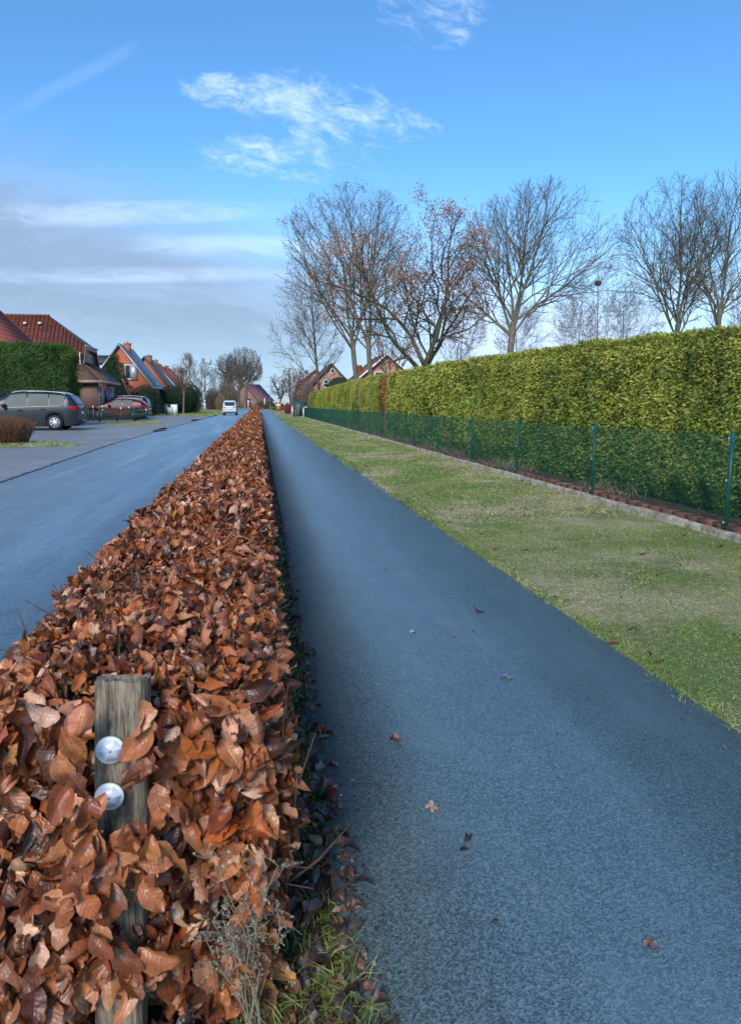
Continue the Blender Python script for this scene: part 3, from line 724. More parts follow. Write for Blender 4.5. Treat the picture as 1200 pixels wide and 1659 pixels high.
top = np.array(V[-K:]); c = top.mean(0); inner = c + (top - c) * .85 + np.array([0, 0, -.004]); core = c + (top - c) * .4 + np.array([0, 0, -.012])
mb.add(np.vstack([top, inner, core]), np.vstack([np.stack([np.arange(K), (np.arange(K) + 1) % K, (np.arange(K) + 1) % K + K, np.arange(K) + K], 1), np.stack([np.arange(K), (np.arange(K) + 1) % K, (np.arange(K) + 1) % K + K, np.arange(K) + K], 1) + K]))
mb.add(core, [tuple(range(K))])
mb.build('shaft', wood_mat(), post, smooth=True)
def reflector_mat():
    m, t, b, P = mat('prismatic_reflector')
    x, y, z = t.sep(P); v = t.voro(t.vec(x, z, 0.0), 420); q = ((x * 1.0 + z * 1.7) * 900).sin()
    c = t.mix(q.sm(-.6, .6) * .8, (.58, .61, .78), (.84, .87, .95)); t.link(c, b.inputs['Base Color']); setb(b, Roughness=.25); 
    return m
M['refl'] = reflector_mat()
for zc, xc in ((.634, -.020), (.545, -.026)):
    mb = MB(); mb.cyl((xc, -.043, zc), (xc, -.049, zc), .0255, 40)
    rf = mb.build('reflector', M['white'], post)
    mb = MB()
    for k in range(6):
        a0, a1 = k * math.pi / 3 + .1, (k + 1) * math.pi / 3 + .1
        P_ = [(xc, -.0515, zc), (xc + .0225 * math.cos(a0), -.0502, zc + .0225 * math.sin(a0)), (xc + 0.0225 * math.cos(a1), -.0502, zc + .0225 * math.sin(a1))]
        b0 = [(p[0], -.0485, p[2]) for p in P_]
        g = .86 + .1 * (k % 2)
        mb.add(P_ + b0, [(0, 1, 2)]); mb.F.setdefault(4, []).append(np.array([(1, 4, 5, 2)]) + mb.n - 6); mb.M.setdefault(4, []).append(np.zeros(1, int))
    mb.build('lens', M['refl'], rf)
    mb = MB(); mb.cyl((xc, -.0495, zc), (xc, -.0530, zc), .0028, 12); mb.build('screw', M['galv'], rf)

# ------------------------------------------------------------------ strip between hedge and path: litter, grass tufts
mb = MB(); n = 26000; Y = 1.2 + 26 * rng.uniform(size=n) ** 2.2; X = .02 + rng.uniform(-.1, .17, n)
tuft = green_patch(X * 2, Y * 1.6, 20.0); f = tuft > -.10; near = (Y < 1.75); f |= near & (rng.uniform(size=n) < .8)
X, Y = X[f], Y[f]; n = len(X); near = Y < 1.6
X = np.where(near, X + rng.uniform(0, .03, n), X)
col = pick(n, [GREEN * .8, LGREEN, OLIVE, (.30, .28, .08), (.32, .25, .13)], [5, 3, 2, 1.2, 1], .2)
blades(mb, X, Y, np.full(n, -.02), rng.uniform(.03, .085, n) * np.where(near, 1.15, .9), rng.uniform(.0016, .0032, n), col, .75)
tag(mb.build('grass_tufts', M['grass']), 'green grass tufts along the foot of the beech hedge', 'grass', kind='stuff')
sheet('hedge_soil', [(-.66, 1.0), (.19, 1.0), (.2, 4), (.26, 10), (.28, 262), (-.66, 262)], -.022, plain('litter_soil', (.035, .024, .016), .9, var=.6, nscale=30, bmp=.01))
mb = MB(); n = 2400; Y = 1.25 + 22 * rng.uniform(size=n) ** 2.0; X = rng.uniform(-.25, .215, n) + np.abs(rng.normal(size=n)) * .012
P = np.stack([X, Y, rng.uniform(-.012, .022, n)], 1); near = Y < 5
col = pick(n, [(.10, .045, .032), (.16, .07, .045), (.055, .035, .035), (.26, .12, .06), (.30, .19, .13), (.085, .065, .065)], [5, 3, 4, 1.6, 1, 2.5], .2)
nr = np.array([0, 0, 1.]) + unit(n) * .55; ax = unit(n) * np.array([1, 1, .25])
for tp, msk in ((HI[0], near & (np.arange(n) % 3 == 0)), (HI[3], near & (np.arange(n) % 3 == 1)), (HI[6], near & (np.arange(n) % 3 == 2)), (MID[0], ~near)):
    scatter(mb, tp, P[msk], ax[msk], nr[msk], rng.uniform(.03, .062, msk.sum()), col[msk])
n = 120; Y = 2.2 + 14 * rng.uniform(size=n) ** 1.6; X = rng.uniform(1.85, WALL_X, n)
scatter(mb, HI[0], np.stack([X, Y, verge_z(X, Y) + .016], 1), unit(n) * np.array([1, 1, .3]), np.array([0, 0, 1.]) + unit(n) * .4, rng.uniform(.03, .07, n), pick(n, [(.24, .10, .055), (.09, .04, .03), (.27, .16, .10)], [3, 2, 1]))
n = 900; Y = 1.3 + 14 * rng.uniform(size=n) ** 1.5; X = np.where(rng.uniform(size=n) < .85, .19 + np.abs(rng.normal(size=n)) * .035, rng.uniform(.2, 1.8, n))
scatter(mb, MID[0], np.stack([X, Y, np.full(n, .006)], 1), unit(n) * np.array([1, 1, .1]), np.array([0, 0, 1.]) + unit(n) * .3, rng.uniform(.006, .02, n), pick(n, [(.10, .06, .05), (.35, .3, .25), (.05, .04, .04)], [3, 1, 2]))
tag(mb.build('leaf_litter', M['beech_leaf']), 'brown wet fallen leaves strewn at the hedge foot and over the grass', 'leaves', kind='stuff')

# individual leaves lying on the path
def oak_tpl():
    pts = []
    for k in range(33):
        a = 2 * math.pi * k / 32; r = .5 * (1 + .26 * math.cos(5 * a + .4)) * (.85 + .1 * math.cos(a)); pts.append((r * math.sin(a) * .75, .5 + r * math.cos(a), .07 * math.cos(3 * a) + .08 * math.sin(5 * a)))
    V = np.array([(0, .5, 0)] + pts[:32]); F = np.array([(0, 1 + k, 1 + (k + 1) % 32) for k in range(32)])
    return V, F, V[:, :2] * np.array([.6, 1]) + np.array([1e-4, 0])
OAK = oak_tpl()
for (X, Y, sz, c, tp, lab) in (
    (.46, 2.59, .052, (.13, .045, .03), HI[6], 'curled dark brown leaf on the path, a little beyond the pale oak leaf'),
    (.51, 2.07, .055, (.52, .36, .28), OAK, 'pale pinkish lobed oak leaf lying on the dark path'),
    (.58, 1.94, .035, (.035, .03, .03), HI[3], 'small blackened curled leaf on the path just nearer than the pale oak leaf'),
    (.56, 1.87, .032, (.03, .026, .026), MID[1], 'thin black leaf scrap on the path, nearest of the two dark scraps'),
    (.89, 1.47, .045, (.22, .12, .11), OAK, 'flat reddish brown leaf on the path close to the lower right corner'),
    (.80, 3.86, .045, (.55, .52, .47), MID[0], 'whitish leaf on the path, one of a pair further along'),
    (1.03, 3.76, .030, (.50, .15, .07), MID[1], 'tiny bright orange leaf in the middle of the path'),
    (1.08, 3.16, .060, (.24, .25, .30), HI[2], 'flat bluish grey wet leaf in the middle of the path'),
    (1.33, 4.21, .065, (.06, .035, .03), HI[4], 'dark crooked leaf with a stalk lying right of the path centre'),
    (.24, 2.65, .050, (.15, .14, .16), HI[2], 'grey wet leaf flat on the path beside the hedge foot'),
    (.20, 1.99, .028, (.42, .40, .06), MID[0], 'tiny yellow green leaf on the path near the hedge'),
    (.215, 2.18, .085, (.14, .03, .02), HI[3], 'glossy dark red leaf jutting from the hedge foot over the path edge')):
    mb = MB(); scatter(mb, tp, np.array([[0, 0, .008]]), np.array([[math.cos(X * 40), math.sin(X * 40), .04]]), np.array([[.05, -.1, 1.]]), np.array([sz]), np.array([c]))
    tag(mb.build('fallen_leaf', M['beech_leaf'], smooth=True, loc=(X, Y, 0)), lab, 'leaf', 'single leaves lying on the path')

# dry grey weed leaning over the near end of the hedge
weed = empty('dry_weed', (-.06, YF - .13, 0), 0, 'tangled grey dried weed leaning against the near end of the beech hedge', 'weed')
mb = MB(); ml = MB(); bits = []
for q in range(11):
    a = np.array([rng.uniform(-.03, .06), rng.uniform(-.02, .05), .02]); b_ = np.array([rng.uniform(-.14, .09), rng.uniform(-.04, .03), rng.uniform(.22, .46)])
    P_ = np.array([lerp(a, b_, f) + np.array([math.sin(f * 4 + q) * .02, 0, .03 * math.sin(f * 3)]) for f in np.linspace(0, 1, 8)])
    mb.tubes([P_], [np.linspace(.0016, .0008, 8)], 5)
    for f in range(3, 8):
        for r_ in range(3):
            d = rng.normal(size=3); d[1] *= .5; d /= np.linalg.norm(d); L = rng.uniform(.02, .06); e = P_[f] + d * L
            mb.tubes([[P_[f], (P_[f] + e) / 2 + rng.normal(size=3) * .004, e]], [[.0007, .0006, .0004]], 3)
            for u_ in np.linspace(.3, 1, 6): bits.append(P_[f] + d * L * u_)
mb.build('stems', plain('dry_weed_stem', (.25, .21, .14), .8), weed)
bits = np.array(bits); n = len(bits)
scatter(ml, MID[0], bits, unit(n), unit(n), rng.uniform(.003, .009, n), pick(n, [(.28, .27, .22), (.36, .35, .30), (.17, .15, .11)], [3, 2, 2]))
ml.build('seed_heads', M['leaf'], weed)

# ================================================================== trees
class Skel:
    def __init__(s): s.b = {}
    def add(s, pts, r): s.b.setdefault((len(pts), 7 if r[0] > .06 else (5 if r[0] > .02 else 3)), []).append((pts, r))
    def mesh(s, name, m, parent):
        mb = MB()
        for (n, k), L in s.b.items(): mb.tubes(np.array([q[0] for q in L]), np.array([q[1] for q in L]), k)
        return mb.build(name, m, parent, smooth=True)
def rot(d, ang, az):
    a = np.cross(d, (0.3, 0.2, 1.0) if abs(d[2]) < .9 else (1.0, .2, 0)); a /= math.sqrt(a @ a); b = np.cross(d, a)
    return d * math.cos(ang) + (a * math.cos(az) + b * math.sin(az)) * math.sin(ang)
def env_dist(p, d, c, r):
    q = (p - c) / r; e = d / r; A = e @ e; B = q @ e; C_ = q @ q - 1; D_ = B * B - A * C_
    if D_ <= 0: return 0.0
    return max(0.0, (-B + math.sqrt(D_)) / A)
def bare_tree(name, base, height, rx, ry, crown_bottom, kind, trunk_r, label, bark_m, seed, fine=.009, lean=(0, 0), cx=0.0, fork_h=None, leaves=0, leaf_pal=None, dens=1.0, cat='tree', group=None, trunks=1):
    rg = np.random.default_rng(seed); t_ = empty(name, base, 0, label, cat, group)
    cz = (crown_bottom + height) / 2; c = np.array([cx, 0, cz]); er = np.array([rx, ry, (height - crown_bottom) / 2]) ; er = np.maximum(er, .4)
    trunk, crown = Skel(), Skel(); tips = []
    P = dict(fan=dict(limb=(9, R(5), R(50)), wob=(.03, .06, .11, .15, .2), trop=(.02, .008, .025, .03, .02), ang=(.6, .66, .65, .7), nc=(0, 13, 8, 3), ratio=(.8, .50, .45, .5)),
             vase=dict(limb=(6, R(14), R(38)), wob=(.05, .07, .10, .14, .2), trop=(.02, .035, .05, .03, .02), ang=(.6, .55, .6, .7), nc=(0, 9, 6, 4), ratio=(.8, .48, .45, .5)),
             leader=dict(limb=(0, 0, 0), wob=(.03, .06, .10, .16, .2), trop=(.05, .05, .05, .03, .0), ang=(.95, .7, .7, .8), nc=(26, 9, 6, 4), ratio=(.75, .5, .45, .5)),
             oak=dict(limb=(6, R(22), R(60)), wob=(.08, .16, .24, .28, .3), trop=(.0, .03, .05, .03, .0), ang=(.7, .8, .8, .85), nc=(0, 10, 8, 5), ratio=(.8, .58, .5, .55)))[kind]
    def br(p, d, L, r, lev, sk, rend=.35):
        n = (12, 9, 6, 4, 3)[lev]; step = L / (n - 1); pts = [p]; ds = [d]; r = max(r, fine)
        for i in range(n - 1):
            d = d + rg.normal(size=3) * P['wob'][lev] + np.array([0, 0, P['trop'][lev]]); d = d / math.sqrt(d @ d)
            pts.append(pts[-1] + d * step); ds.append(d)
        f = np.linspace(0, 1, n); rr = r * (1 - f * (1 - rend)); rr = np.maximum(rr, fine * (.8 if lev < 4 else .6)); sk.add(pts, rr)
        if lev >= 4: tips.append(pts[-1]); return
        if lev == 3: tips.append(pts[-1]); tips.append(pts[n // 2])
        nc = P['nc'][lev]; nc = max(2, int(nc * dens * rg.uniform(.8, 1.2) * min(1.0, .45 + L / (.25 * height)))) if nc else 0
        t0 = {0: crown_bottom / height * .8, 1: .18}.get(lev, .15); az = rg.uniform(0, 6.3)
        for k in range(nc):
            u = t0 + (.97 - t0) * (k + rg.uniform(.1, .9)) / nc; i = min(n - 2, int(u * (n - 1))); w_ = u * (n - 1) - i
            q = pts[i] * (1 - w_) + pts[i + 1] * w_; az += 2.4 + rg.normal() * .4
            dd = rot(ds[i], P['ang'][min(lev, 3)] * rg.uniform(.75, 1.25), az)
            if lev and dd[2] < -.2: dd[2] *= .3; dd /= math.sqrt(dd @ dd)
            ed = env_dist(q, dd, c, er)
            Lc = min(L * P['ratio'][lev] * (1.15 - .55 * u) * rg.uniform(.75, 1.2), ed * rg.uniform(.8, 1.02))
            if lev == 0: Lc = ed * rg.uniform(.8, 1.0)
            if Lc < .12 + .02 * (3 - lev): continue
            rc = r * (1 - u * (1 - rend)) * (.62 if lev else .38) * min(1, .4 + Lc / (L * .5 + .01))
            br(q, dd, Lc, rc, lev + 1, crown)
        # the branch goes on as a fork of twigs
        if lev >= 1:
            for k in range(2):
                dd = rot(ds[-1], rg.uniform(.15, .5), rg.uniform(0, 6.3)); ed = env_dist(pts[-1], dd, c, er)
                Lc = min(L * .35, ed * .95)
                if Lc > .15: br(pts[-1], dd, Lc, r * rend, min(4, lev + 1), crown)
    for tr in range(trunks):
        off = np.array([(tr - (trunks - 1) / 2) * trunk_r * 3.2, rg.normal() * .2 * (trunks > 1), -.1])
        d0 = np.array([lean[0] + (tr - (trunks - 1) / 2) * .10, lean[1], 1.0]); d0 /= math.sqrt(d0 @ d0)
        if kind == 'leader':
            br(off, d0, height * .97, trunk_r, 0, trunk, .12)
        else:
            fork = crown_bottom * (1.0 if kind == 'oak' else .9) * rg.uniform(.92, 1.08); fork = fork_h or fork; n = 8; pts = [off]; d = d0
            for i in range(n - 1): d = d + rg.normal(size=3) * .03; d /= math.sqrt(d @ d); pts.append(pts[-1] + d * (fork + .1) / (n - 1))
            trunk.add(pts, trunk_r * np.array([1.35, 1.08, 1, .97, .94, .92, .9, .88]))
            nl, a0, a1 = P['limb']; az = rg.uniform(0, 6.3); nl = max(3, nl - (trunks - 1))
            for k in range(nl):
                az = (az + 6.283 / nl * rg.uniform(.85, 1.15)) if kind != 'fan' else (math.pi / 2 * (1 if k % 2 else -1) + rg.normal() * .6); a = a0 + (a1 - a0) * (k / (nl - 1)) * rg.uniform(.85, 1.1)
                dd = rot(np.array([lean[0] * .5, lean[1] * .5, 1.0]) / math.sqrt(1 + (lean[0] ** 2 + lean[1] ** 2) * .25), a, az); i = n - 1 - (k % 3 if kind != 'fan' else (k % 4) // 2)
                ed = env_dist(pts[i], dd, c, er); ed = ed if ed > .5 else height * .18
                br(pts[i], dd, ed * rg.uniform(.88, 1.0), trunk_r * (rg.uniform(.5, .68) if kind != 'fan' else rg.uniform(.32, .5)), 1, crown, .22)
    trunk.mesh('trunk', bark_m, t_); crown.mesh('crown', bark_m, t_)
    if leaves:
        T = np.array(tips); anchor = T[rg.choice(len(T), max(6, leaves // 26))]; k = rg.integers(0, len(anchor), leaves)
        P_ = anchor[k] + rg.normal(size=(leaves, 3)) * .22; N_ = unit(leaves)
        mb = MB(); scatter(mb, LO[0], P_, unit(leaves) + np.array([0, 0, -.6]), N_, rg.uniform(.07, .13, leaves), pick(leaves, leaf_pal or [(.30, .11, .05), (.20, .07, .035), (.36, .16, .08)], [3, 3, 1] if not leaf_pal else [1] * len(leaf_pal)))
        mb.build('dry_leaves', M['leaf'], t_)
    return t_
def px_tree(name, pxb, Y, pxl, pxr, pyt, pyb, kind, tr, label, bm, seed, pyf=None, **k):
    if pyf: k['fork_h'] = atY(pxb, pyf, Y)[1]
    xb, _ = atY(pxb, 600, Y); xl, _ = atY(pxl, 500, Y); xr, _ = atY(pxr, 500, Y); _, zt = atY(pxb, pyt, Y); _, zb = atY(pxb, pyb, Y)
    return bare_tree(name, (xb, Y, 0), zt, (xr - xl) / 2, (xr - xl) / 2, zb, kind, tr, label, bm, seed, cx=(xl + xr) / 2 - xb, **k)
G = 'bare trees behind the evergreen hedge'
px_tree('bare_tree', 521, 60, 428, 562, 425, 640, 'leader', .16, 'thin straight trunked bare tree with drooping side branches beside the tall lamp post', M['bark_grey'], 3, group=G, lean=(-.01, 0))
px_tree('bare_tree', 597, 52, 446, 690, 300, 530, 'fan', .19, 'tall twin trunked tree with sparse rusty leaves in front of the gabled brick houses', M['bark_grey'], 9, group=G, trunks=2, pyf=548, leaves=1500, lean=(-.08, 0), dens=.85, fine=.008)
px_tree('oak_tree', 683, 40, 500, 800, 316, 590, 'oak', .21, 'spreading oak with dark crooked limbs still holding clusters of russet leaves', M['bark_oak'], 14, group=G, leaves=9000, lean=(.02, 0), dens=1.08, fine=.007, leaf_pal=[(.42, .19, .10), (.33, .13, .07), (.50, .26, .15)])
px_tree('bare_tree', 632, 56, 590, 690, 470, 625, 'vase', .10, 'small slender tree just left of the russet oak', M['bark_grey'], 21, group=G, leaves=200)
px_tree('bare_tree', 741, 58, 700, 790, 470, 610, 'leader', .07, 'little thin bare tree between the russet oak and the big round crowned tree', M['bark_rust'], 22, group=G, leaves=250)
px_tree('bare_tree', 818, 46, 735, 1000, 284, 585, 'fan', .22, 'big bare tree with a wide round fan of long rising branches', M['bark_grey'], 33, group=G, trunks=1, dens=1.15, pyf=520)
px_tree('bare_tree', 840, 60, 800, 905, 470, 605, 'leader', .08, 'slim bare tree beside the double trunk of the big round crowned tree', M['bark_grey'], 24, group=G, leaves=120)
nest_tree = px_tree('bare_tree', 968, 66, 895, 1040, 425, 600, 'leader', .10, 'distant bare tree with a dark round bird nest at its top', M['bark_grey'], 25, group=G)
px_tree('bare_tree', 1013, 72, 975, 1075, 455, 600, 'leader', .09, 'distant thin bare tree just right of the one with the nest', M['bark_grey'], 26, group=G)
px_tree('bare_tree', 935, 76, 890, 975, 475, 590, 'leader', .08, 'faint small bare tree just left of the one with the nest', M['bark_grey'], 66, group=G)
px_tree('bare_tree', 1095, 40, 990, 1165, 280, 575, 'fan', .17, 'tall bare tree with sweeping left branches, just left of the tallest one', M['bark_grey'], 43, group=G, lean=(-.01, 0), dens=1.1, pyf=525)
px_tree('bare_tree', 1157, 38, 1085, 1245, 262, 560, 'fan', .15, 'tallest bare tree above the hedge, forking low into upright limbs', M['bark_grey'], 38, group=G, dens=1.0, pyf=505)
px_tree('bare_tree', 1176, 44, 1150, 1270, 430, 580, 'vase', .09, 'lower bare tree behind the tallest one, leaning toward the picture edge', M['bark_grey'], 29, group=G, lean=(.2, 0))
# nest
nx_, nz_ = atY(968, 459, 66)
mb = MB(); n = 260; P_ = unit(n) * np.array([.28, .28, .16]); d = np.cross(P_, unit(n)); d /= np.linalg.norm(d, axis=1, keepdims=True)
mb.tubes(np.stack([P_ - d * .15, P_ + P_ * .1, P_ + d * .15], 1), np.full((n, 3), .012), 3)
tag(mb.build('bird_nest', M['twig'], loc=(nx_, 66, nz_)), 'dark twig nest high in a distant bare tree', 'nest')

# ------------------------------------------------------------------ far trees on the left and at the end of the road
GF = 'bare trees round the far farmhouse'
px_tree('bare_tree', 372, 262, 338, 390, 572, 648, 'fan', .55, 'leftmost of the three big bare trees before the farmhouse', M['bark_far'], 51, group=GF, fine=.032, dens=.85, pyf=625)
px_tree('bare_tree', 385, 258, 360, 408, 562, 648, 'fan', .6, 'middle one of the three big bare trees before the farmhouse', M['bark_far'], 52, group=GF, fine=.032, dens=.85, pyf=625)
px_tree('bare_tree', 396, 250, 374, 424, 560, 640, 'fan', .6, 'rightmost of the three big bare trees, its dark trunk against the barn door side', M['bark_far'], 53, group=GF, fine=.032, dens=.85, pyf=625)
px_tree('bare_tree', 452, 205, 430, 474, 602, 645, 'oak', .42, 'gnarled dark bare tree beyond the lamp posts', M['bark_far'], 54, group=GF, fine=.028, dens=.7)
px_tree('bare_tree', 470, 130, 452, 492, 588, 650, 'vase', .14, 'reddish twiggy tree behind the tall lamp post', M['bark_rust'], 55, group=GF, fine=.022)
px_tree('bare_tree', 484, 112, 470, 512, 598, 650, 'vase', .12, 'brownish thicket tree in front of the red roof', M['bark_rust'], 56, group=GF, fine=.02)
px_tree('bare_tree', 331, 150, 312, 350, 576, 650, 'leader', .18, 'dark slender bare tree beside the white gable', M['bark_far'], 57, group=GF, fine=.02, dens=.9)
px_tree('bare_tree', 352, 190, 335, 378, 590, 655, 'vase', .18, 'dense greyish bare tree left of the three big ones', M['bark_far'], 58, group=GF, fine=.022, dens=.8)
px_tree('bare_tree', 312, 175, 290, 332, 580, 650, 'vase', .18, 'pale brown round bare tree behind the dark shrubs', M['bark_rust'], 59, group=GF, fine=.022, dens=.8)
px_tree('street_tree', 295, 101, 276, 314, 566, 622, 'vase', .13, 'slim pale trunked tree with rusty brown crown in front of the dark round shrubs', M['bark_grey'], 60, fine=.018, leaves=2400, leaf_pal=[(.30, .13, .07), (.20, .09, .05)])
for k, (pxc, Y, wd, pt, c, lab) in enumerate(((368, 215, 26, 612, (.16, .11, .075), 'broad pale brown winter thicket below the three big trees'),
        (345, 185, 22, 625, (.12, .08, .06), 'dark brown winter thicket left of the silver car'),
        (357, 165, 12, 636, (.20, .15, .08), 'straw coloured ornamental bush left of the silver car'),
        (478, 118, 14, 632, (.13, .08, .06), 'brown winter thicket behind the tall lamp post'),
        (466, 100, 9, 650, (.26, .04, .035), 'small dark red leaved bush at the foot of the tall lamp post'),
        (500, 108, 22, 618, (.15, .095, .075), 'brown twiggy bushes beyond the end of the evergreen hedge'),
        (425, 290, 16, 646, (.11, .09, .06), 'low brush beyond the end of the path'))):
    X, zt = atY(pxc, pt, Y); wr = wd * Y / 1200 / 2 * 1.15; t_ = empty('winter_bush', (X, Y, 0), 0, lab, 'bush', 'winter bushes along the far road')
    rg = np.random.default_rng(80 + k); sk = Skel()
    for q in range(420):
        a = rg.uniform(0, 6.3); rr = wr * math.sqrt(rg.uniform()); p0 = np.array([rr * .7 * math.cos(a), rr * .7 * math.sin(a), 0]); hh = zt * rg.uniform(.55, 1.0) * math.sqrt(max(.1, 1 - (rr / wr) ** 2 * .7))
        p3 = np.array([rr * 1.15 * math.cos(a), rr * 1.15 * math.sin(a), hh]); p1 = p0 * .7 + p3 * .3 + rg.normal(size=3) * .05 * zt; p2 = p0 * .3 + p3 * .7 + rg.normal(size=3) * .06 * zt
        sk.add([p0, p1, p2, p3], np.array([1, .8, .6, .4]) * .0010 * zt * 12)
    m_ = plain('bush_twigs', c, .9, var=.3); sk.mesh('stems', m_, t_)
    n = 400; mb = MB(); a = rg.uniform(0, 6.3, n); rr = wr * rg.uniform(0, 1, n) ** .5; z_ = zt * rg.uniform(.1, .95, n) * np.sqrt(np.clip(1 - (rr / wr) ** 2 * .8, .05, 1))
    scatter(mb, LO[0], np.stack([rr * np.cos(a), rr * np.sin(a), z_], 1), unit(n), unit(n), rg.uniform(.02, .05, n) * zt, np.clip(np.array(c) * (1 + rg.normal(size=(n, 1)) * .35), .01, .7)); mb.build('foliage', M['leaf'], t_)

# ------------------------------------------------------------------ leafy shrubs
def leafy(name, base, rx, ry, h, col, size, n, label, cat, shape='round', seed=0, tp=None, group=None, wood=True):
    rg = np.random.default_rng(seed); t_ = empty(name, base, 0, label, cat, group)
    a = rg.uniform(0, 6.283, n); v = rg.uniform(0, 1, n)
    if shape == 'round': ph = np.arccos(1 - v * 1.85); r = np.sin(ph); z = h * (.45 + .55 * np.cos(ph)); sx, sy = r * np.cos(a) * rx, r * np.sin(a) * ry; nr = np.stack([np.cos(a) * r, np.sin(a) * r, np.cos(ph)], 1)
    elif shape == 'cone': r = (1 - v) ** .75 * .95 + .05; z = h * v; sx, sy = r * np.cos(a) * rx, r * np.sin(a) * ry; nr = np.stack([np.cos(a), np.sin(a), np.full(n, .35)], 1)
    else:  # block: rounded box
        ca, sa = np.cos(a), np.sin(a); q = 1 / np.maximum(np.abs(ca) ** 5 + np.abs(sa) ** 5, 1e-3) ** .2; topm = v > .72
        rr = np.where(topm, np.sqrt(rg.uniform(size=n)), 1.0); z = np.where(topm, h, h * (v / .72)); edge = np.clip((z - h * .88) / (h * .12), 0, 1)
        sx, sy = ca * q * rr * rx * (1 - .08 * edge), sa * q * rr * ry * (1 - .08 * edge); z = z - np.where(topm, .12 * rr ** 4 * h * .3, 0); nr = np.stack([np.where(topm, 0, ca), np.where(topm, 0, sa), np.where(topm, 1, .15)], 1)
    b = np.array([noise.noise((p * 1.1 + seed, q_ * 1.1, r_ * 1.1)) + .5 * noise.noise((p * 2.8, q_ * 2.8 + seed, r_ * 2.8)) for p, q_, r_ in zip(sx, sy, z)])
    k = .28 * b * min(rx, h / 2) * .55 - rg.exponential(.06, n) * min(rx, 1.5); P_ = np.stack([sx, sy, z], 1) + nr * k[:, None]; P_[:, 2] = np.maximum(P_[:, 2], .03)
    C = np.array(col) * (1 + .55 * b[:, None]) * (1 + rg.normal(size=(n, 1)) * .22)
    mb = MB(); scatter(mb, tp or SPRAY_LO, P_, nr * .6 + unit(n) * .8 + np.array([0, 0, .15]), nr + unit(n) * .7, size * rg.uniform(.6, 1.4, n), np.clip(C, .006, .8)); mb.build('foliage', M['leaf'], t_)
    # solid inner core, near-black green painted in for shade
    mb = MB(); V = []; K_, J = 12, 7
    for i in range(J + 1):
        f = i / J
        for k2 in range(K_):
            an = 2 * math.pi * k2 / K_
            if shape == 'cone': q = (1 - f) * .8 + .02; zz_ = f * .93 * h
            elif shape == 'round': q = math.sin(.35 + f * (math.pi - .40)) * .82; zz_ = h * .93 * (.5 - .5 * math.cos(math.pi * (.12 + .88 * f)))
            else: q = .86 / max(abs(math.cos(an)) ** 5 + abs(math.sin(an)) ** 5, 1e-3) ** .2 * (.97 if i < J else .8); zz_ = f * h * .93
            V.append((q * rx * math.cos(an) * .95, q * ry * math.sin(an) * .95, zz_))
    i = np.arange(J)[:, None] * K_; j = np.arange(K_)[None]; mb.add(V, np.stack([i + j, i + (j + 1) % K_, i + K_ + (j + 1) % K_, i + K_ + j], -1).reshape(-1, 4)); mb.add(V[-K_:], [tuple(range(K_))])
    mb.build('inner_core', M['inner'], t_, smooth=True)
    return t_
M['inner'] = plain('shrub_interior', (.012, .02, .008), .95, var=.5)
x0, _ = atY(-60, 600, 46); x1, _ = atY(125, 556, 48.4); _, zt = atY(121, 556, 45.5)
leafy('conifer_hedge', ((x0 + x1) / 2, 47, 0), (x1 - x0) / 2, 1.6, zt - .1, (.060, .120, .022), .20, 42000, 'tall dense dark green conifer hedge behind the grey car', 'hedge', 'block', 5)
X, zt = atY(190, 590, 84)
leafy('conifer_shrub', (X - .2, 84, 0), 2.6, 2.2, zt + .2, (.020, .062, .030), .24, 9000, 'dark pointed conifer in front of the orange brick gable', 'shrub', 'cone', 6)
leafy('conifer_shrub', (X - 2.3, 83, 0), 1.7, 1.5, zt - 1.9, (.022, .060, .026), .24, 5500, 'lower dark conifer between the porch house and the pointed conifer', 'shrub', 'cone', 16)
leafy('conifer_shrub', (X + 2.5, 86, 0), 1.7, 1.5, zt - 2.3, (.018, .052, .026), .24, 5000, 'short dark evergreen behind the parked cars', 'shrub', 'round', 17)
X, zt = atY(253, 627, 104); leafy('evergreen_shrub', (X, 104, 0), 2.9, 2.2, zt, (.022, .052, .016), .25, 8000, 'wide clipped dark evergreen behind the street sign', 'shrub', 'round', 7)
X, zt = atY(303, 623, 114); leafy('evergreen_shrub', (X, 114, 0), 2.2, 2.2, zt, (.022, .056, .016), .25, 7000, 'round very dark evergreen right of the slim trunk', 'shrub', 'round', 8)
X, zt = atY(278, 625, 108); leafy('evergreen_shrub', (X, 110, 0), 2.4, 1.8, zt, (.022, .052, .018), .25, 5000, 'dark evergreen behind the slim trunk', 'shrub', 'round', 18)
X, zt = atY(293, 600, 122); leafy('evergreen_shrub', (X, 122, 0), 1.6, 1.6, zt, (.025, .060, .018), .24, 1600, 'pointed green conifer under the rusty crown', 'shrub', 'cone', 19)
X, zt = atY(440, 655, 170); leafy('evergreen_shrub', (X + 1.2, 172, 0), 1.9, 1.6, 2.0, (.035, .060, .020), .2, 1200, 'low green bush beside the far lamp post', 'shrub', 'round', 20)
X, zt = atY(528, 620, 100); leafy('evergreen_shrub', (X, 84, 0), 2.0, 1.6, 4.6, (.035, .060, .045), .2, 1400, 'grey green bush before the pink brick gable', 'shrub', 'round', 21)
for k, (px, Y, w_, h_, lab) in enumerate(((418, 205, 1.0, .95, 'small clipped copper beech block where the long hedge ends'), (431.5, 205, 1.05, 1.3, 'clipped copper beech block right of the path end'))):
    X, _ = atY(px, 655, Y); leafy('beech_block', (X, Y, 0), w_, 1.5, h_, (.30, .09, .045), .16, 1100, lab, 'hedge', 'block', 30 + k, group='beech blocks at the path end')
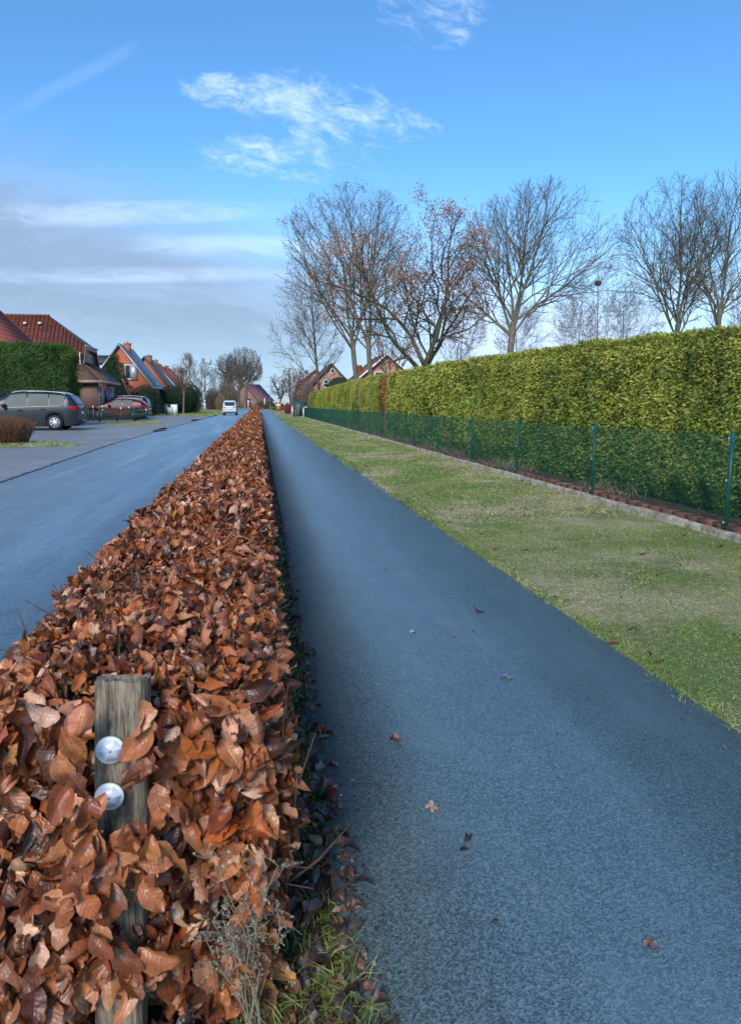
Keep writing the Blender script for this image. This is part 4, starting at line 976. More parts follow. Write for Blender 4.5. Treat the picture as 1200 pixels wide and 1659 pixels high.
# pampas grass
X, zt = atY(450, 648, 160); t_ = empty('pampas_grass', (X, 160, 0), 0, 'pale pampas grass plumes left of the tall lamp post', 'plant')
for k in range(9):
    mb = MB(); a = k * 1.3; q = np.array([math.cos(a) * (1.3 - .1 * k), math.sin(a) * .6, zt * (.9 + .12 * math.sin(k * 2))]); mb.tubes([[(0, 0, 0), q * .5 + np.array([0, 0, .3]), q * .7 + np.array([0, 0, .4])]], [[.05, .05, .05]], 5)
    mb.tubes([[q * .6 + np.array([0, 0, .2]), q * .8 + np.array([0, 0, .25]), q, q * 1.08 - np.array([0, 0, .1])]], [[.05, .15, .17, .03]], 6); mb.build('plume', plain('pampas_plume', (.62, .52, .40), .9, var=.2), t_, smooth=True)
n = 600; mb = MB(); blades(mb, rng.normal(size=n) * .4, rng.normal(size=n) * .4, np.zeros(n), rng.uniform(.8, 1.7, n), np.full(n, .05), pick(n, [(.14, .17, .06), (.25, .22, .10)], [2, 1])); mb.build('leaves', M['grass'], t_)

# bare reddish bush by the forecourt
def stem_bush(name, base, rx, ry, h, n, label, col, col2, seed):
    rg = np.random.default_rng(seed); t_ = empty(name, base, 0, label, 'bush'); mb = MB()
    a = rg.uniform(0, 6.28, n); r = np.sqrt(rg.uniform(size=n)); p0 = np.stack([r * np.cos(a) * rx * .8, r * np.sin(a) * ry * .8, np.zeros(n)], 1)
    hh = h * rg.uniform(.72, 1.0, n) * (1 - .25 * r ** 3) * (1 + .08 * np.array([noise.noise((q[0] * 3, q[1] * 3, 0)) for q in p0])); p3 = p0 * np.array([1.25, 1.25, 0]) + np.stack([rg.normal(size=n) * .06, rg.normal(size=n) * .06, hh], 1)
    p1 = lerp(p0, p3, .35) + rg.normal(size=(n, 3)) * .03; p2 = lerp(p0, p3, .7) + rg.normal(size=(n, 3)) * .035
    mb.tubes(np.stack([p0, p1, p2, p3], 1), np.tile([.006, .005, .004, .002], (n, 1)), 3, np.clip(np.array(col) * (1 + rg.normal(size=(n, 1)) * .3), .01, .8))
    for k in range(3):
        u = rg.uniform(.45, .95, n)[:, None]; q = lerp(p1, p3, u); d = unit(n) * .10 + np.array([0, 0, .11]); mb.tubes(np.stack([q, q + d * .5, q + d], 1), np.tile([.003, .0025, .0015], (n, 1)), 3, np.clip(np.array(col) * (1 + rg.normal(size=(n, 1)) * .3), .01, .8))
    mb.build('stems', M['bark_tint'], t_); mb = MB(); m_ = n * 2; u = rg.uniform(.3, 1.05, m_)[:, None]; k = rg.integers(0, n, m_); q = lerp(p1[k], p3[k], u) + rg.normal(size=(m_, 3)) * .03
    scatter(mb, LO[0], q, unit(m_), unit(m_), rg.uniform(.018, .04, m_), np.clip(np.array(col2) * (1 + rg.normal(size=(m_, 1)) * .35), .01, .8)); mb.build('buds', M['leaf'], t_); return t_
stem_bush('bare_bush', (-8.55, 25.2, -.03), 1.45, 1.3, .98, 2600, 'clipped reddish brown bare bush on a mossy bed in front of the grey car', (.17, .085, .055), (.36, .17, .10), 70)
def green_bed(name, cx, cy, rx, ry, label, seed, tanf=.3, z=-.016, hump=.05):
    n = int(900 * rx * ry) ; rg = np.random.default_rng(seed); a = rg.uniform(0, 6.283, n); r = np.sqrt(rg.uniform(size=n)); rag = 1 + .12 * np.sin(a * 3 + seed) + .07 * np.sin(a * 7)
    X = cx + r * rag * np.cos(a) * rx; Y = cy + r * rag * np.sin(a) * ry; mb = MB()
    K_ = 40; an = np.arange(K_) * 2 * math.pi / K_; rg2 = 1 + .12 * np.sin(an * 3 + seed) + .07 * np.sin(an * 7); ring = np.stack([cx + rg2 * np.cos(an) * rx, cy + rg2 * np.sin(an) * ry, np.full(K_, z + .004)], 1); mid = (ring - (cx, cy, 0)) * (.7, .7, 1) + (cx, cy, hump)
    mb2 = MB(); mb2.add(np.vstack([ring, mid]), np.stack([np.arange(K_), (np.arange(K_) + 1) % K_, (np.arange(K_) + 1) % K_ + K_, np.arange(K_) + K_], 1)); mb2.add(mid, [tuple(range(K_))])
    tag(mb2.build('grass_bed', M['ground']), kind='structure')
    blades(mb, X, Y, z + hump * np.clip((1 - r) / .3, 0, 1), rg.uniform(.03, .09, n), rg.uniform(.01, .02, n), pick(n, [GREEN * 1.1, LGREEN, TAN, (.30, .34, .05), (.16, .09, .05)], [3, 3, tanf * 8, 1.5, .6], .2)); tag(mb.build('grass', M['grass']), label, 'grass', kind='stuff')
green_bed('grass_bed', -8.0, 24.6, 2.5, 1.5, 'mossy green grass round the bare reddish bush', 3)
green_bed('grass_bed', -7.4, 18.4, 1.3, .8, 'small strip of grass at the left picture edge', 5, .1)
green_bed('grass_bed', -8.1, 51.0, 2.0, 4.6, 'worn grass island between forecourt and driveway', 4, .6)
mb = MB(); n = 26000; Y = rng.uniform(80, 290, n); X = -4.9 - 9 * rng.uniform(size=n) ** 1.0
blades(mb, X, Y, np.full(n, -.03), rng.uniform(.05, .16, n), rng.uniform(.04, .08, n), pick(n, [GREEN, LGREEN, TAN, OLIVE], [4, 2, 1.5, 1]))
tag(mb.build('grass', M['grass']), 'green roadside grass beyond the driveway', 'grass', kind='stuff')
mb = MB(); n = 9000; Y = rng.uniform(70, 280, n); X = rng.uniform(2.2, 9, n)
blades(mb, X, Y, np.full(n, -.03), rng.uniform(.05, .14, n), rng.uniform(.03, .07, n), pick(n, [GREEN, LGREEN, TAN, DRY], [3, 2, 2, 1]))
tag(mb.build('grass', M['grass']), 'grass beyond the end of the green fence', 'grass', kind='stuff')
sheet('cross_drive', [(2.2, 140), (14, 146), (14, 152), (2.2, 152)], -.02, M['pavers'])
# broken wet edge of the road
M['puddle'] = plain('wet_black_patch', (.012, .013, .016), .07, var=.2)
for X, Y, a, b_ in ((-4.72, 36.8, .28, 1.1), (-4.95, 40.0, .22, 1.3), (-5.0, 62.0, .35, 3.0), (-4.9, 84.0, .3, 4.0)):
    an = np.arange(24) * math.pi / 12; rr = 1 + .2 * np.sin(an * 3 + Y) + .12 * np.sin(an * 5)
    MBp = MB(); MBp.add(np.stack([X + rr * np.cos(an) * a, Y + rr * np.sin(an) * b_, np.full(24, .001)], 1), [tuple(range(24))]); tag(MBp.build('puddle', M['puddle']), kind='structure')

# ================================================================== houses
def window(parent, cx, z0, w_, h_, face, d, mullions=0, mat_=None):
    """face 'x+' / 'y-' : plane position d, window centre coordinate cx on the other axis"""
    def pt(u, v, o): return (d + o, u, v) if face == 'x+' else (u, d - o, v)
    def bx(mb, u0, u1, v0, v1, o0, o1):
        a = pt(u0, v0, o0); b = pt(u1, v1, o1); mb.box(tuple(map(min, a, b)), tuple(map(max, a, b)))
    mb = MB(); f = .09; bx(mb, cx - w_ / 2, cx + w_ / 2, z0, z0 + f, .0, .06); bx(mb, cx - w_ / 2, cx + w_ / 2, z0 + h_ - f, z0 + h_, .0, .06)
    bx(mb, cx - w_ / 2, cx - w_ / 2 + f, z0 + f, z0 + h_ - f, .0, .06); bx(mb, cx + w_ / 2 - f, cx + w_ / 2, z0 + f, z0 + h_ - f, .0, .06)
    for k in range(mullions): q = z0 + h_ * (k + 1) / (mullions + 1); bx(mb, cx - w_ / 2 + f, cx + w_ / 2 - f, q - .025, q + .025, .004, .05)
    fr = mb.build('window', mat_ or M['white'], parent); mb = MB(); bx(mb, cx - w_ / 2 + f, cx + w_ / 2 - f, z0 + f, z0 + h_ - f, .01, .03); mb.build('pane', M['glass'], fr)
    mb = MB(); bx(mb, cx - w_ / 2 - .05, cx + w_ / 2 + .05, z0 - .06, z0 - .002, .0, .12); mb.build('sill', M['galv'], fr); return fr
def gable_house(name, x0, x1, y0, y1, eave, ridge, wall_m, roof_m, label, trim=None, over=.35, chim=None, cm=None, th=.16):
    """ridge along Y; gables face -Y and +Y"""
    h = empty(name, ((x0 + x1) / 2, y0, 0), 0, label, 'house'); ox = (x0 + x1) / 2; a, b = x0 - ox, x1 - ox; L = y1 - y0
    mb = MB(); mb.slab([(a, 0, 0), (b, 0, 0), (b, 0, eave), (0, 0, ridge - .05), (a, 0, eave)], (0, L, 0)); mb.build('wall', wall_m, h)
    sl = (ridge - eave) / (b)
    mb = MB()
    for s_ in (-1, 1):
        e = (b + over) * s_; P_ = [(0, -over, ridge + .02), (e, -over, ridge + .02 - (b + over) * sl), (e, -over, ridge + .02 - (b + over) * sl - th), (0, -over, ridge + .02 - th)]
        mb.slab(P_ if s_ < 0 else P_[::-1], (0, L + 2 * over, 0))
    rf = mb.build('roof', roof_m, h)
    mb = MB()
    for s_ in (-1, 1):
        e = (b + over) * s_; P_ = [(0.0, -over - .05, ridge - .01), (e, -over - .05, ridge - .01 - (b + over) * sl), (e, -over - .05, ridge - .26 - (b + over) * sl), (0.0, -over - .05, ridge - .26)]
        mb.slab(P_ if s_ < 0 else P_[::-1], (0, .045, 0))
    mb.build('bargeboard', trim or M['galv'], h)
    for s_ in (-1, 1): e = (b + over + .06) * s_; zz_ = ridge - (b + over) * sl - .10; mb = MB(); mb.cyl((e, -over, zz_), (e, L + over, zz_), .07, 8); mb.build('gutter', M['galv'], h)
    if chim:
        cy, cw, ch, cxo = chim; mb = MB(); mb.box((cxo - cw / 2, cy, ridge - 1.2), (cxo + cw / 2, cy + cw, ridge + ch)); mb.box((cxo - cw / 2 - .06, cy - .06, ridge + ch), (cxo + cw / 2 + .06, cy + cw + .06, ridge + ch + .12)); c_ = mb.build('chimney', cm or wall_m, rf)
        mb = MB(); mb.cyl((cxo, cy + cw / 2, ridge + ch + .12), (cxo, cy + cw / 2, ridge + ch + .35), .10, 10); mb.build('chimney_pot', M['brick_orange'], c_)
    return h
# three gabled houses one behind another on the left
Y = 95; ax_, az_ = atY(193, 556, Y); ex, ez = atY(250, 627, Y); hw = ex - ax_ - .35
hA = gable_house('brick_house', ax_ - hw, ax_ + hw, Y, Y + 10, ez + .35 * (az_ - ez) / (ex - ax_), az_, M['brick_orange'], M['tile_blue'], 'orange brick gabled house with glazed blue grey roof and ivy on its left corner', chim=(3.2, .75, .15, .4), th=.2)
for cxp, hw_ in ((181, .95), (212, .95)):
    wx, wz = atY(cxp, 613, Y); window(hA, wx - ax_, wz - .1, 1.3, 1.75, 'y-', 0, 0)
mb = MB(); wx, wz = atY(213, 613, Y); mb.box((wx - ax_ - .1, -.16, wz - .2), (wx - ax_ + .75, -.11, wz + 1.7)); mb.build('shutter', M['galv'], hA)
# ivy
n = 3600; u = rng.uniform(size=n); v = rng.uniform(size=n); zz_ = lerp(1.0, az_ - 1.4, v); lx = -hw + (zz_ - 3) / (az_ - 3) * hw * .95; X = lx + u ** 1.4 * 2.0 * (1 - v * .6) + .1; mb = MB()
keep = X < .2
scatter(mb, SPRAY_LO, np.stack([X, -.15 - rng.exponential(.15, n), zz_], 1)[keep] + np.array([ax_, Y, 0]), unit(n)[keep], (np.array([0, -1., .2]) + unit(n) * .6)[keep], rng.uniform(.18, .34, n)[keep], np.clip(np.array([.035, .075, .025]) * (1 + rng.normal(size=(n, 1)) * .35), .01, .5)[keep])
tag(mb.build('ivy', M['leaf']), 'dark ivy climbing the left slope of the orange brick gable', 'ivy')
Y = 118; ax_, az_ = atY(233.5, 577, Y); ex, ez = atY(275, 626, Y); hw = ex - ax_ - .3
hB = gable_house('brick_house', ax_ - hw, ax_ + hw, Y, Y + 9, ez + .3, az_, M['brick_orange'], M['tile_grey'], 'brick house with slate grey roof, second in the row of gables', chim=(1.0, .9, .05, .5), cm=M['brick_brown'], th=.3, trim=M['tile_grey'])
Y = 131; ax_, az_ = atY(248.5, 585, Y); ex, ez = atY(287, 627, Y); hw = ex - ax_ - .3
hC = gable_house('brick_house', ax_ - hw, ax_ + hw, Y, Y + 10, ez + .3, az_, M['brick_orange'], M['tile_red_y'], 'red tiled gabled house with pale verge, third in the row of gables', chim=(1.0, .7, .1, .2), trim=M['white'])
Y = 152; ax_, az_ = atY(268, 594, Y); ex, ez = atY(302, 632, Y); hw = ex - ax_ - .3
hD = gable_house('brick_house', ax_ - hw, ax_ + hw, Y, Y + 9, ez + .3, az_, M['brick_orange'], M['tile_red_y'], 'far red tiled house, last and smallest of the row of gables', chim=(1.5, .8, .1, .0), trim=M['tile_red_y'])
Y = 200; ax_, az_ = atY(306, 616, Y); ex, ez = atY(323, 637, Y); hw = ex - ax_ - .3
hE = gable_house('white_house', ax_ - hw, ax_ + hw, Y, Y + 9, ez + .3, az_, M['white'], M['tile_grey'], 'little white gabled house behind the dark shrubs', trim=M['white'])
for q in (-1.2, 1.0): window(hE, q, 2.6, .8, 1.1, 'y-', 0, 1)
# far farmhouse with huge roof
Y = 330; ax_, az_ = atY(396, 622, Y); ex, ez = atY(419, 649, Y); hw = 7.6
barn = gable_house('farmhouse', ax_ - hw, ax_ + hw, Y, Y + 9.5, ez + .5, az_, M['brick_brown'], M['tile_plum'], 'big old farmhouse with sweeping plum red roof at the end of the road', over=.7, trim=M['darkwood'], th=.3)
dx_, _ = atY(402, 650, Y); mb = MB(); mb.box((dx_ - ax_ - 1.7, -.06, 0), (dx_ - ax_ + 1.7, -.003, 3.5)); mb.build('door', M['blackgloss'], barn)
mb = MB(); mb.box((dx_ - ax_ - 2.0, -.10, 3.5), (dx_ - ax_ + 2.0, -.002, 3.8)); mb.build('lintel', M['brick_orange'], barn); barn.rotation_euler.z = R(-40)
for q in (-5.5, 4.8): window(barn, q, 1.3, 1.2, 1.3, 'y-', 0, 1)
# right hand houses beyond the hedge
Y = 112; ax_, az_ = atY(537, 588, Y); ex, ez = atY(571, 625, Y); hw = ex - ax_ - .3
hF = gable_house('brick_house', ax_ - hw, ax_ + hw, Y, Y + 12, ez + .3, az_, M['brick_pink'], M['tile_plum'], 'pink brick gabled house with plum roof and a small square attic window', trim=M['darkwood'], chim=(8, .7, .2, .8))
wx, wz = atY(539, 605, Y); window(hF, wx - ax_, wz, .6, .7, 'y-', 0)
wx, wz = atY(528, 628, Y); window(hF, wx - ax_, wz, .75, 1.2, 'y-', 0, 1)
Y = 150; ax_, az_ = atY(512, 598, Y); ex, ez = atY(545, 625, Y); hw = ex - ax_ - .3
gable_house('red_roofed_house', ax_ - hw, ax_ + hw, Y, Y + 9, ez + .3, az_, M['brick_pink'], M['tile_rose'], 'distant house with light red roof left of the pink brick gable', trim=M['tile_rose'])
Y = 90; ax_, az_ = atY(626, 572, Y); ex, ez = atY(660, 602, Y); hw = 3.0; slope = (az_ - ez) / (ex - ax_)
hG = gable_house('brick_house', ax_ - hw, ax_ + hw, Y, Y + 10, az_ - hw * slope, az_, M['brick_pink'], M['tile_red_y'], 'brick house with white bargeboards and wide window behind the twin trunked tree', trim=M['white'], over=.5)
wx, wz = atY(614, 611, Y); window(hG, wx - ax_, wz, 1.1, .65, 'y-', 0); window(hG, wx - ax_ + 1.25, wz, .5, .65, 'y-', 0)
mb = MB(); xl, _ = atY(575, 600, Y + 2); zt = atY(590, 590, Y + 2)[1]
mb.slab([(xl - ax_, 1.2, 3.0), (-hw + .6, 1.2, 3.0), (-hw + .6, 4.2, zt), (xl - ax_ + .3, 4.2, zt)], (0, .2, -.2)); mb.slab([(xl - ax_ + .3, 4.2, zt), (-hw + .6, 4.2, zt), (-hw + .6, 7.2, 3.0), (xl - ax_, 7.2, 3.0)], (0, -.2, -.2)); mb.build('side_roof', M['tile_red_x'], hG)
mb = MB(); mb.box((xl - ax_ + .3, 1.6, 0), (-hw + .2, 6.9, 3.0)); mb.build('side_wall', M['brick_pink'], hG)

# near left: porch house, ridge at right angles to the road, half hip
gx = -15.6; Y0, Y1 = 66.0, 75.2
def ypx(px, X):   # depth at which plane x = X is seen in column px
    x_, y_, _ = ray(px, 600); return X * y_ / x_
Y0 = ypx(127, gx); Y1 = ypx(161, gx); ym = (Y0 + Y1) / 2
zr = atY(81, 512, ym)[1]; zh = atY(140, 563, ym)[1]; ze = atY(124, 612, Y0)[1]
h1 = empty('porch_house', (gx, Y0, 0), 0, 'brown brick house with red tiled half hipped roof and small tiled porch', 'house'); D_ = Y1 - Y0; m_ = D_ / 2
fr_ = (zr - zh) / (zr - ze); yh0 = m_ * (1 - fr_); xr = atY(81, 512, ym)[0] - gx; Lh = 15
mb = MB(); mb.slab([(-.0, .15, 0), (0, D_ - .15, 0), (0, D_ - .15, ze), (0, D_ - yh0 - .1, zh - .1), (0, yh0 + .1, zh - .1), (0, .15, ze)], (-Lh, 0, 0)); mb.build('wall', M['brick_brown'], h1)
o = .28; mb = MB()
A0 = (o, -.45, ze - .45 * (zr - ze) / m_); B0 = (o, yh0, zh); C0 = (xr, m_, zr); E0 = (-Lh, m_, zr); F0 = (-Lh, -.45, A0[2])
A1 = (o, D_ + .45, A0[2]); B1 = (o, D_ - yh0, zh); F1 = (-Lh, D_ + .45, A0[2])
mb.slab([A0, B0, C0, E0, F0], (0, .05, -.2)); mb.slab([A1, F1, E0, C0, B1], (0, -.05, -.2)); rf = mb.build('roof', M['tile_red_x'], h1)
mb = MB(); mb.slab([B0, B1, C0], (-.1, 0, -.16)); mb.build('hip', M['tile_grey'], rf)
mb = MB()
for (p, q, sg) in ((A0, B0, 1), (A1, B1, -1)):
    p = np.array(p); q = np.array(q); P_ = [p + (.03, 0, .02), q + (.03, 0, .02), q + (.03, 0, -.3), p + (.03, sg * .16, -.3)]; mb.slab(P_ if sg > 0 else P_[::-1], (-.06, 0, 0))
mb.build('bargeboard', M['timber'], h1)
mb = MB(); mb.cyl((o + .06, yh0 - .3, zh - .02), (o + .06, D_ - yh0 + .3, zh - .02), .09, 8); mb.build('gutter', M['galv'], h1); mb = MB(); mb.box((o - .04, yh0 - .1, zh - .38), (o + .02, D_ - yh0 + .1, zh - .12)); mb.build('fascia', M['timber'], h1)
mb = MB(); mb.cyl((-Lh, m_, zr + .02), (xr, m_, zr + .02), .12, 8); mb.build('ridge_cap', M['tile_red_x'], rf)
for q in (40, 64):
    mb = MB(); vx_, vz = atY(q, 523, ym - 1.0); mb.box((vx_ - gx - .13, m_ - .92, vz - .08), (vx_ - gx + .13, m_ - .7, vz + .08)); mb.build('roof_vent', M['white'], rf)
window(h1, m_ * .28, zh - 2.9, 1.0, 2.2, 'x+', 0, 1); window(h1, m_ * 1.12, zh - 2.6, 1.0, 1.9, 'x+', 0, 1)
# porch
pz = atY(130, 613, Y0)[1]; mb = MB(); pw = 1.5
mb.box((.0, -.2, 0), (pw, D_ - .4, pz - .25)); pr = mb.build('porch_wall', M['brick_brown'], h1)
mb = MB(); e0, e1 = -.7, D_ + .1; zt = pz + 2.1
mb.slab([(pw + .4, e0, pz - .1), (pw + .4, e1, pz - .1), (.02, e1 - 1.8, zt - .5), (.02, e0 + 1.8, zt - .5)], (0, 0, -.15)); mb.slab([(.02, e0, pz - .1), (pw + .4, e0, pz - .1), (.02, e0 + 1.8, zt - .5)], (0, .02, -.14)); mb.slab([(pw + .4, e1, pz - .1), (.02, e1, pz - .1), (.02, e1 - 1.8, zt - .5)], (0, -.02, -.14)); mb.build('porch_roof', plain('weathered_brown_tile', (.10, .05, .035), .8, var=.5, nscale=6), h1)
mb = MB(); mb.box((pw + .38, e0 - .02, pz - .42), (pw + .48, e1 + .02, pz - .16)); mb.box((0.01, e0 - .08, pz - .42), (pw + .37, e0 - .02, pz - .16)); mb.build('fascia', M['timber'], h1)
for q in (1.3, 6.4): window(h1, q, pz - 2.9, 1.15, 2.3, 'x+', pw, 2)
mb = MB(); mb.box((pw + .002, 3.4, pz - 2.1), (pw + .06, 4.7, pz - 1.0)); mb.build('blue_panel', M['blue'], h1)
window(h1, .62, pz - 2.8, 1.0, 2.2, 'y-', .2, 2)
# rose roofed house at the left edge
h0 = empty('rose_roofed_house', (-24.0, 50.5, 0), 0, 'house with a smooth rose red roof above the conifer hedge at the left edge', 'house')
Yv = 60.5; tx, tz = atY(-40, 465, Yv); bx_, bz = atY(58, 557, Yv); sl = (tz - bz) / (bx_ - tx); hx = -24.0
ez = 3.4; exx = bx_ + (bz - ez) / sl; rx_ = tx - .6; rz_ = tz + .6 * sl
mb = MB(); mb.slab([(rx_ - hx, 0, rz_), (rx_ - hx, Yv - 50.5, rz_), (exx - hx, Yv - 50.5, ez), (exx - hx, 0, ez)], (0, 0, -.2)); w2 = exx - rx_; mb.slab([(rx_ - hx, Yv - 50.5, rz_), (rx_ - hx, 0, rz_), (rx_ - w2 - hx, 0, ez), (rx_ - w2 - hx, Yv - 50.5, ez)], (0, 0, -.2)); mb.build('roof', M['tile_rose'], h0)
mb = MB(); mb.slab([(rx_ - w2 + .5 - hx, Yv - 50.9, 0), (rx_ - w2 + .5 - hx, Yv - 50.9, ez - .0), (rx_ - hx, Yv - 50.9, rz_ - .4), (exx - .5 - hx, Yv - 50.9, ez), (exx - .5 - hx, Yv - 50.9, 0)], (0, -9, 0)); mb.build('wall', M['brick_brown'], h0)
mb = MB(); mb.slab([(rx_ - hx, Yv - 50.49, rz_ + .04), (exx - hx, Yv - 50.49, ez + .04), (exx - hx, Yv - 50.49, ez - .22), (rx_ - hx, Yv - 50.49, rz_ - .22)], (0, .06, 0)); mb.build('bargeboard', M['darkwood'], h0)
# small white flat building behind the porch house
X, zt = atY(168, 583, 100); mb = MB(); mb.box((-2.2, 0, 0), (1.2, 5, zt - .5)); mb.build('wall', M['white'], empty('garage', (X, 100, 0), 0, 'pale low building glimpsed between the porch house and the ivy', 'building'))
bpy.context.view_layer.update()
g_ = [o for o in bpy.data.objects if o.name.startswith('garage')][0]; mb = MB(); mb.slab([(-2.5, -.3, zt - .5), (1.5, -.3, zt - .5), (1.5, 2.4, zt + .6), (-2.5, 2.4, zt + .6)], (0, 0, .12)); mb.slab([(-2.5, 2.4, zt + .6), (1.5, 2.4, zt + .6), (1.5, 5.3, zt - .5), (-2.5, 5.3, zt - .5)], (0, 0, .12)); mb.build('roof', M['tile_grey'], g_)

# ================================================================== street furniture
def lamp(px, Yb, pyt, label):
    X, _ = atY(px, 660, Yb); _, zt = atY(px, pyt, Yb); l = empty('street_lamp', (X, Yb, 0), 0, label, 'street lamp', 'street lamps along the path')
    mb = MB(); mb.cyl((0, 0, -.1), (0, 0, 1.1), .11, 12); mb.cyl((0, 0, 1.1), (0, 0, zt), .075, 12, .045); mb.build('pole', M['galv'], l, smooth=True)
    mb = MB(); mb.cyl((0, 0, zt - .05), (-.35, 0, zt + .05), .03, 8); mb.build('arm', M['galv'], l); mb = MB(); mb.slab([(-.3, -.11, zt + .02), (-.95, -.09, zt + .06), (-.95, .09, zt + .06), (-.3, .11, zt + .02)], (0, 0, .10)); mb.build('lamp_head', M['galv'], l)
lamp(473.5, 72, 575, 'tall pale lamp post beside the end of the green fence'); lamp(438, 180, 612, 'distant thin lamp post near the pampas grass')
X, zt = atY(491.5, 659, 68.5); ep = empty('gate_post', (X, 68.5, 0), 0, 'white metal post with a bent top at the end of the green fence', 'post')
mb = MB(); mb.cyl((0, 0, 0), (0, 0, zt - .2), .05, 10); mb.build('post', M['white'], ep); mb = MB(); mb.tubes([[(0, 0, zt - .22), (.06, 0, zt - .05), (.22, 0, zt), (.34, 0, zt - .12)]], [[.05] * 4], 8); mb.build('bracket', M['white'], ep)
X, zt = atY(485, 650, 78); gs = empty('green_screen_fence', (X, 78, 0), 0, 'dark green mesh screen fence beyond the lamp post', 'fence')
mb = MB(); mb.box((-.75, 0, .05), (.75, .03, zt)); mb.build('screen', M['darkgreen_paint'], gs); 
for q in (-.78, .78): mb = MB(); mb.cyl((q, 0, -.1), (q, 0, zt + .05), .035, 8); mb.build('post', M['darkgreen_paint'], gs)
for px, Yb, hh, lab in ((479, 76, .75, 'short tree stump stake right of the tall lamp post'), (483, 77, 1.0, 'taller wooden stake right of the tall lamp post')):
    X, _ = atY(px, 660, Yb); mb = MB(); mb.cyl((0, 0, -.05), (.03, 0, hh), .10, 9, .085); mb.cyl((.03, 0, hh), (.03, 0, hh + .03), .085, 9, .05); tag(mb.build('wooden_stake', M['bark_grey'], loc=(X, Yb, 0)), lab, 'stake')
X, _ = atY(451.3, 660, 140); bp = empty('brick_pillar', (X, 140, 0), 0, 'small square brick pillar with pale cap by the far garden entrance', 'pillar'); mb = MB(); mb.box((-.38, -.35, 0), (.38, .35, .98)); mb.build('shaft', M['brick_orange'], bp); mb = MB(); mb.box((-.42, -.4, .98), (.42, .4, 1.1)); mb.box((-.25, -.2, 1.1), (.25, .2, 1.25)); mb.build('cap', M['white'], bp)
# yellow direction sign, banded post, pale posts
X, zt = atY(380.5, 643.5, 240); ys_ = empty('yellow_sign', (X, 240, 0), 0, 'yellow rectangular road sign behind the silver car', 'sign'); mb = MB()
for q in (-.4, .4): mb.cyl((q, 0, 0), (q, 0, zt - 1.0), .06, 8)
mb.build('pole', M['galv'], ys_); mb = MB(); mb.box((-.62, -.07, zt - 1.2), (.62, -.065 + .05, zt)); mb.build('sign_panel', M['yellow'], ys_); mb = MB(); mb.box((-.42, -.078, zt - .75), (.42, -.071, zt - .45)); mb.build('lettering', M['blackgloss'], ys_)
X, zt = atY(402.3, 649, 215); rp = empty('banded_post', (X, 215, 0), 0, 'pink and white banded marker post at the far end of the long hedge', 'post'); mb = MB(); mb.cyl((0, 0, 0), (0, 0, zt - .5), .24, 12); mb.build('post', plain('faded_red_paint', (.62, .22, .24), .6), rp); mb = MB(); mb.cyl((0, 0, zt - .5), (0, 0, zt), .245, 12); mb.build('white_band', M['white'], rp)
for px, Yb, pt, lab in ((391, 240, 649, 'short olive wooden post right of the yellow sign'), (428.5, 215, 645, 'pale post by the end of the path')):
    X, zt = atY(px, pt, Yb); mb = MB(); mb.cyl((0, 0, 0), (0, 0, zt), .15, 10, .13); mb.cyl((0, 0, zt), (0, 0, zt + .06), .16, 10, .08); tag(mb.build('marker_post', M['cream'] if px > 400 else M['bark_grey'], loc=(X, Yb, 0)), lab, 'post')
X, zt = atY(332, 648, 148); wp = empty('white_post', (X, 148, 0), 0, 'slim white roadside reflector post before the thicket', 'post'); mb = MB(); mb.slab([(-.10, 0, 0), (.10, 0, 0), (.10, 0, zt - .12), (-.10, 0, zt)], (0, .14, 0)); mb.build('post', M['white'], wp); mb = MB(); mb.box((-.105, -.006, zt - .55), (.105, -.001, zt - .3)); mb.build('reflector', M['blackgloss'], wp)
# street name sign with info plate
X, zt = atY(254.5, 608 + 16, 100); Ys = 100.0; zt = atY(254, 624, Ys)[1]; ss = empty('street_sign', (X, Ys, 0), 0, 'grey pole with a name blade and upright plate before the dark shrubs', 'sign')
mb = MB(); mb.cyl((0, 0, -.1), (0, 0, zt), .05, 10); mb.build('pole', M['galv'], ss); mb = MB(); mb.box((-.75, -.025, zt - .0), (.25, .025, zt + .22)); mb.build('name_blade', M['galv'], ss); mb = MB(); mb.box((-.18, -.085, zt - 1.35), (.2, -.055, zt - .12)); mb.build('plate', plain('pale_sign_plate', (.42, .44, .46), .5), ss)
# utility cabinets
for px, Yb, pw_, pt, lab, mm in ((282, 92, 9.5, 655.5, 'taller white utility cabinet by the driveway', M['white']), (276, 89, 8.5, 660, 'shorter cream utility cabinet in front of the white one', M['cream'])):
    X, zt = atY(px, pt, Yb); wr = pw_ * Yb / 2400; cb = empty('utility_cabinet', (X, Yb, -.03), 0, lab, 'cabinet'); mb = MB(); mb.box((-wr, 0, .08), (wr, .35, zt)); mb.build('body', mm, cb); mb = MB(); mb.box((-wr - .03, -.03, zt), (wr + .03, .38, zt + .05)); mb.build('lid', mm, cb); mb = MB(); mb.box((-wr + .03, -.012, .15), (wr - .03, -.002, zt - .06)); mb.build('door', mm, cb); mb = MB(); mb.box((-wr - .02, -.02, 0), (wr + .02, .37, .08)); mb.build('plinth', M['galv'], cb)
# navy panel gate fence
xa, _ = atY(241, 662, 94); xb, _ = atY(272, 662, 94); nf = empty('navy_fence', (xa, 94, 0), 0, 'low dark navy bar fence with square posts between street sign and cabinets', 'fence'); W_ = xb - xa
mb = MB()
for z_ in np.arange(.15, 1.15, .14): mb.box((0, -.015, z_), (W_, .015, z_ + .03))
for q in np.arange(.12, W_, .18): mb.box((q, -.010, .1), (q + .018, .010, 1.18))
mb.build('rails', M['navy'], nf)
for q in (0, W_ * .5, W_ - .05): mb = MB(); wd = .10 if q < W_ - .1 else .30; mb.box((q - wd, -.06, -.1), (q + wd, .06, 1.3)); mb.build('post', M['navy'], nf)
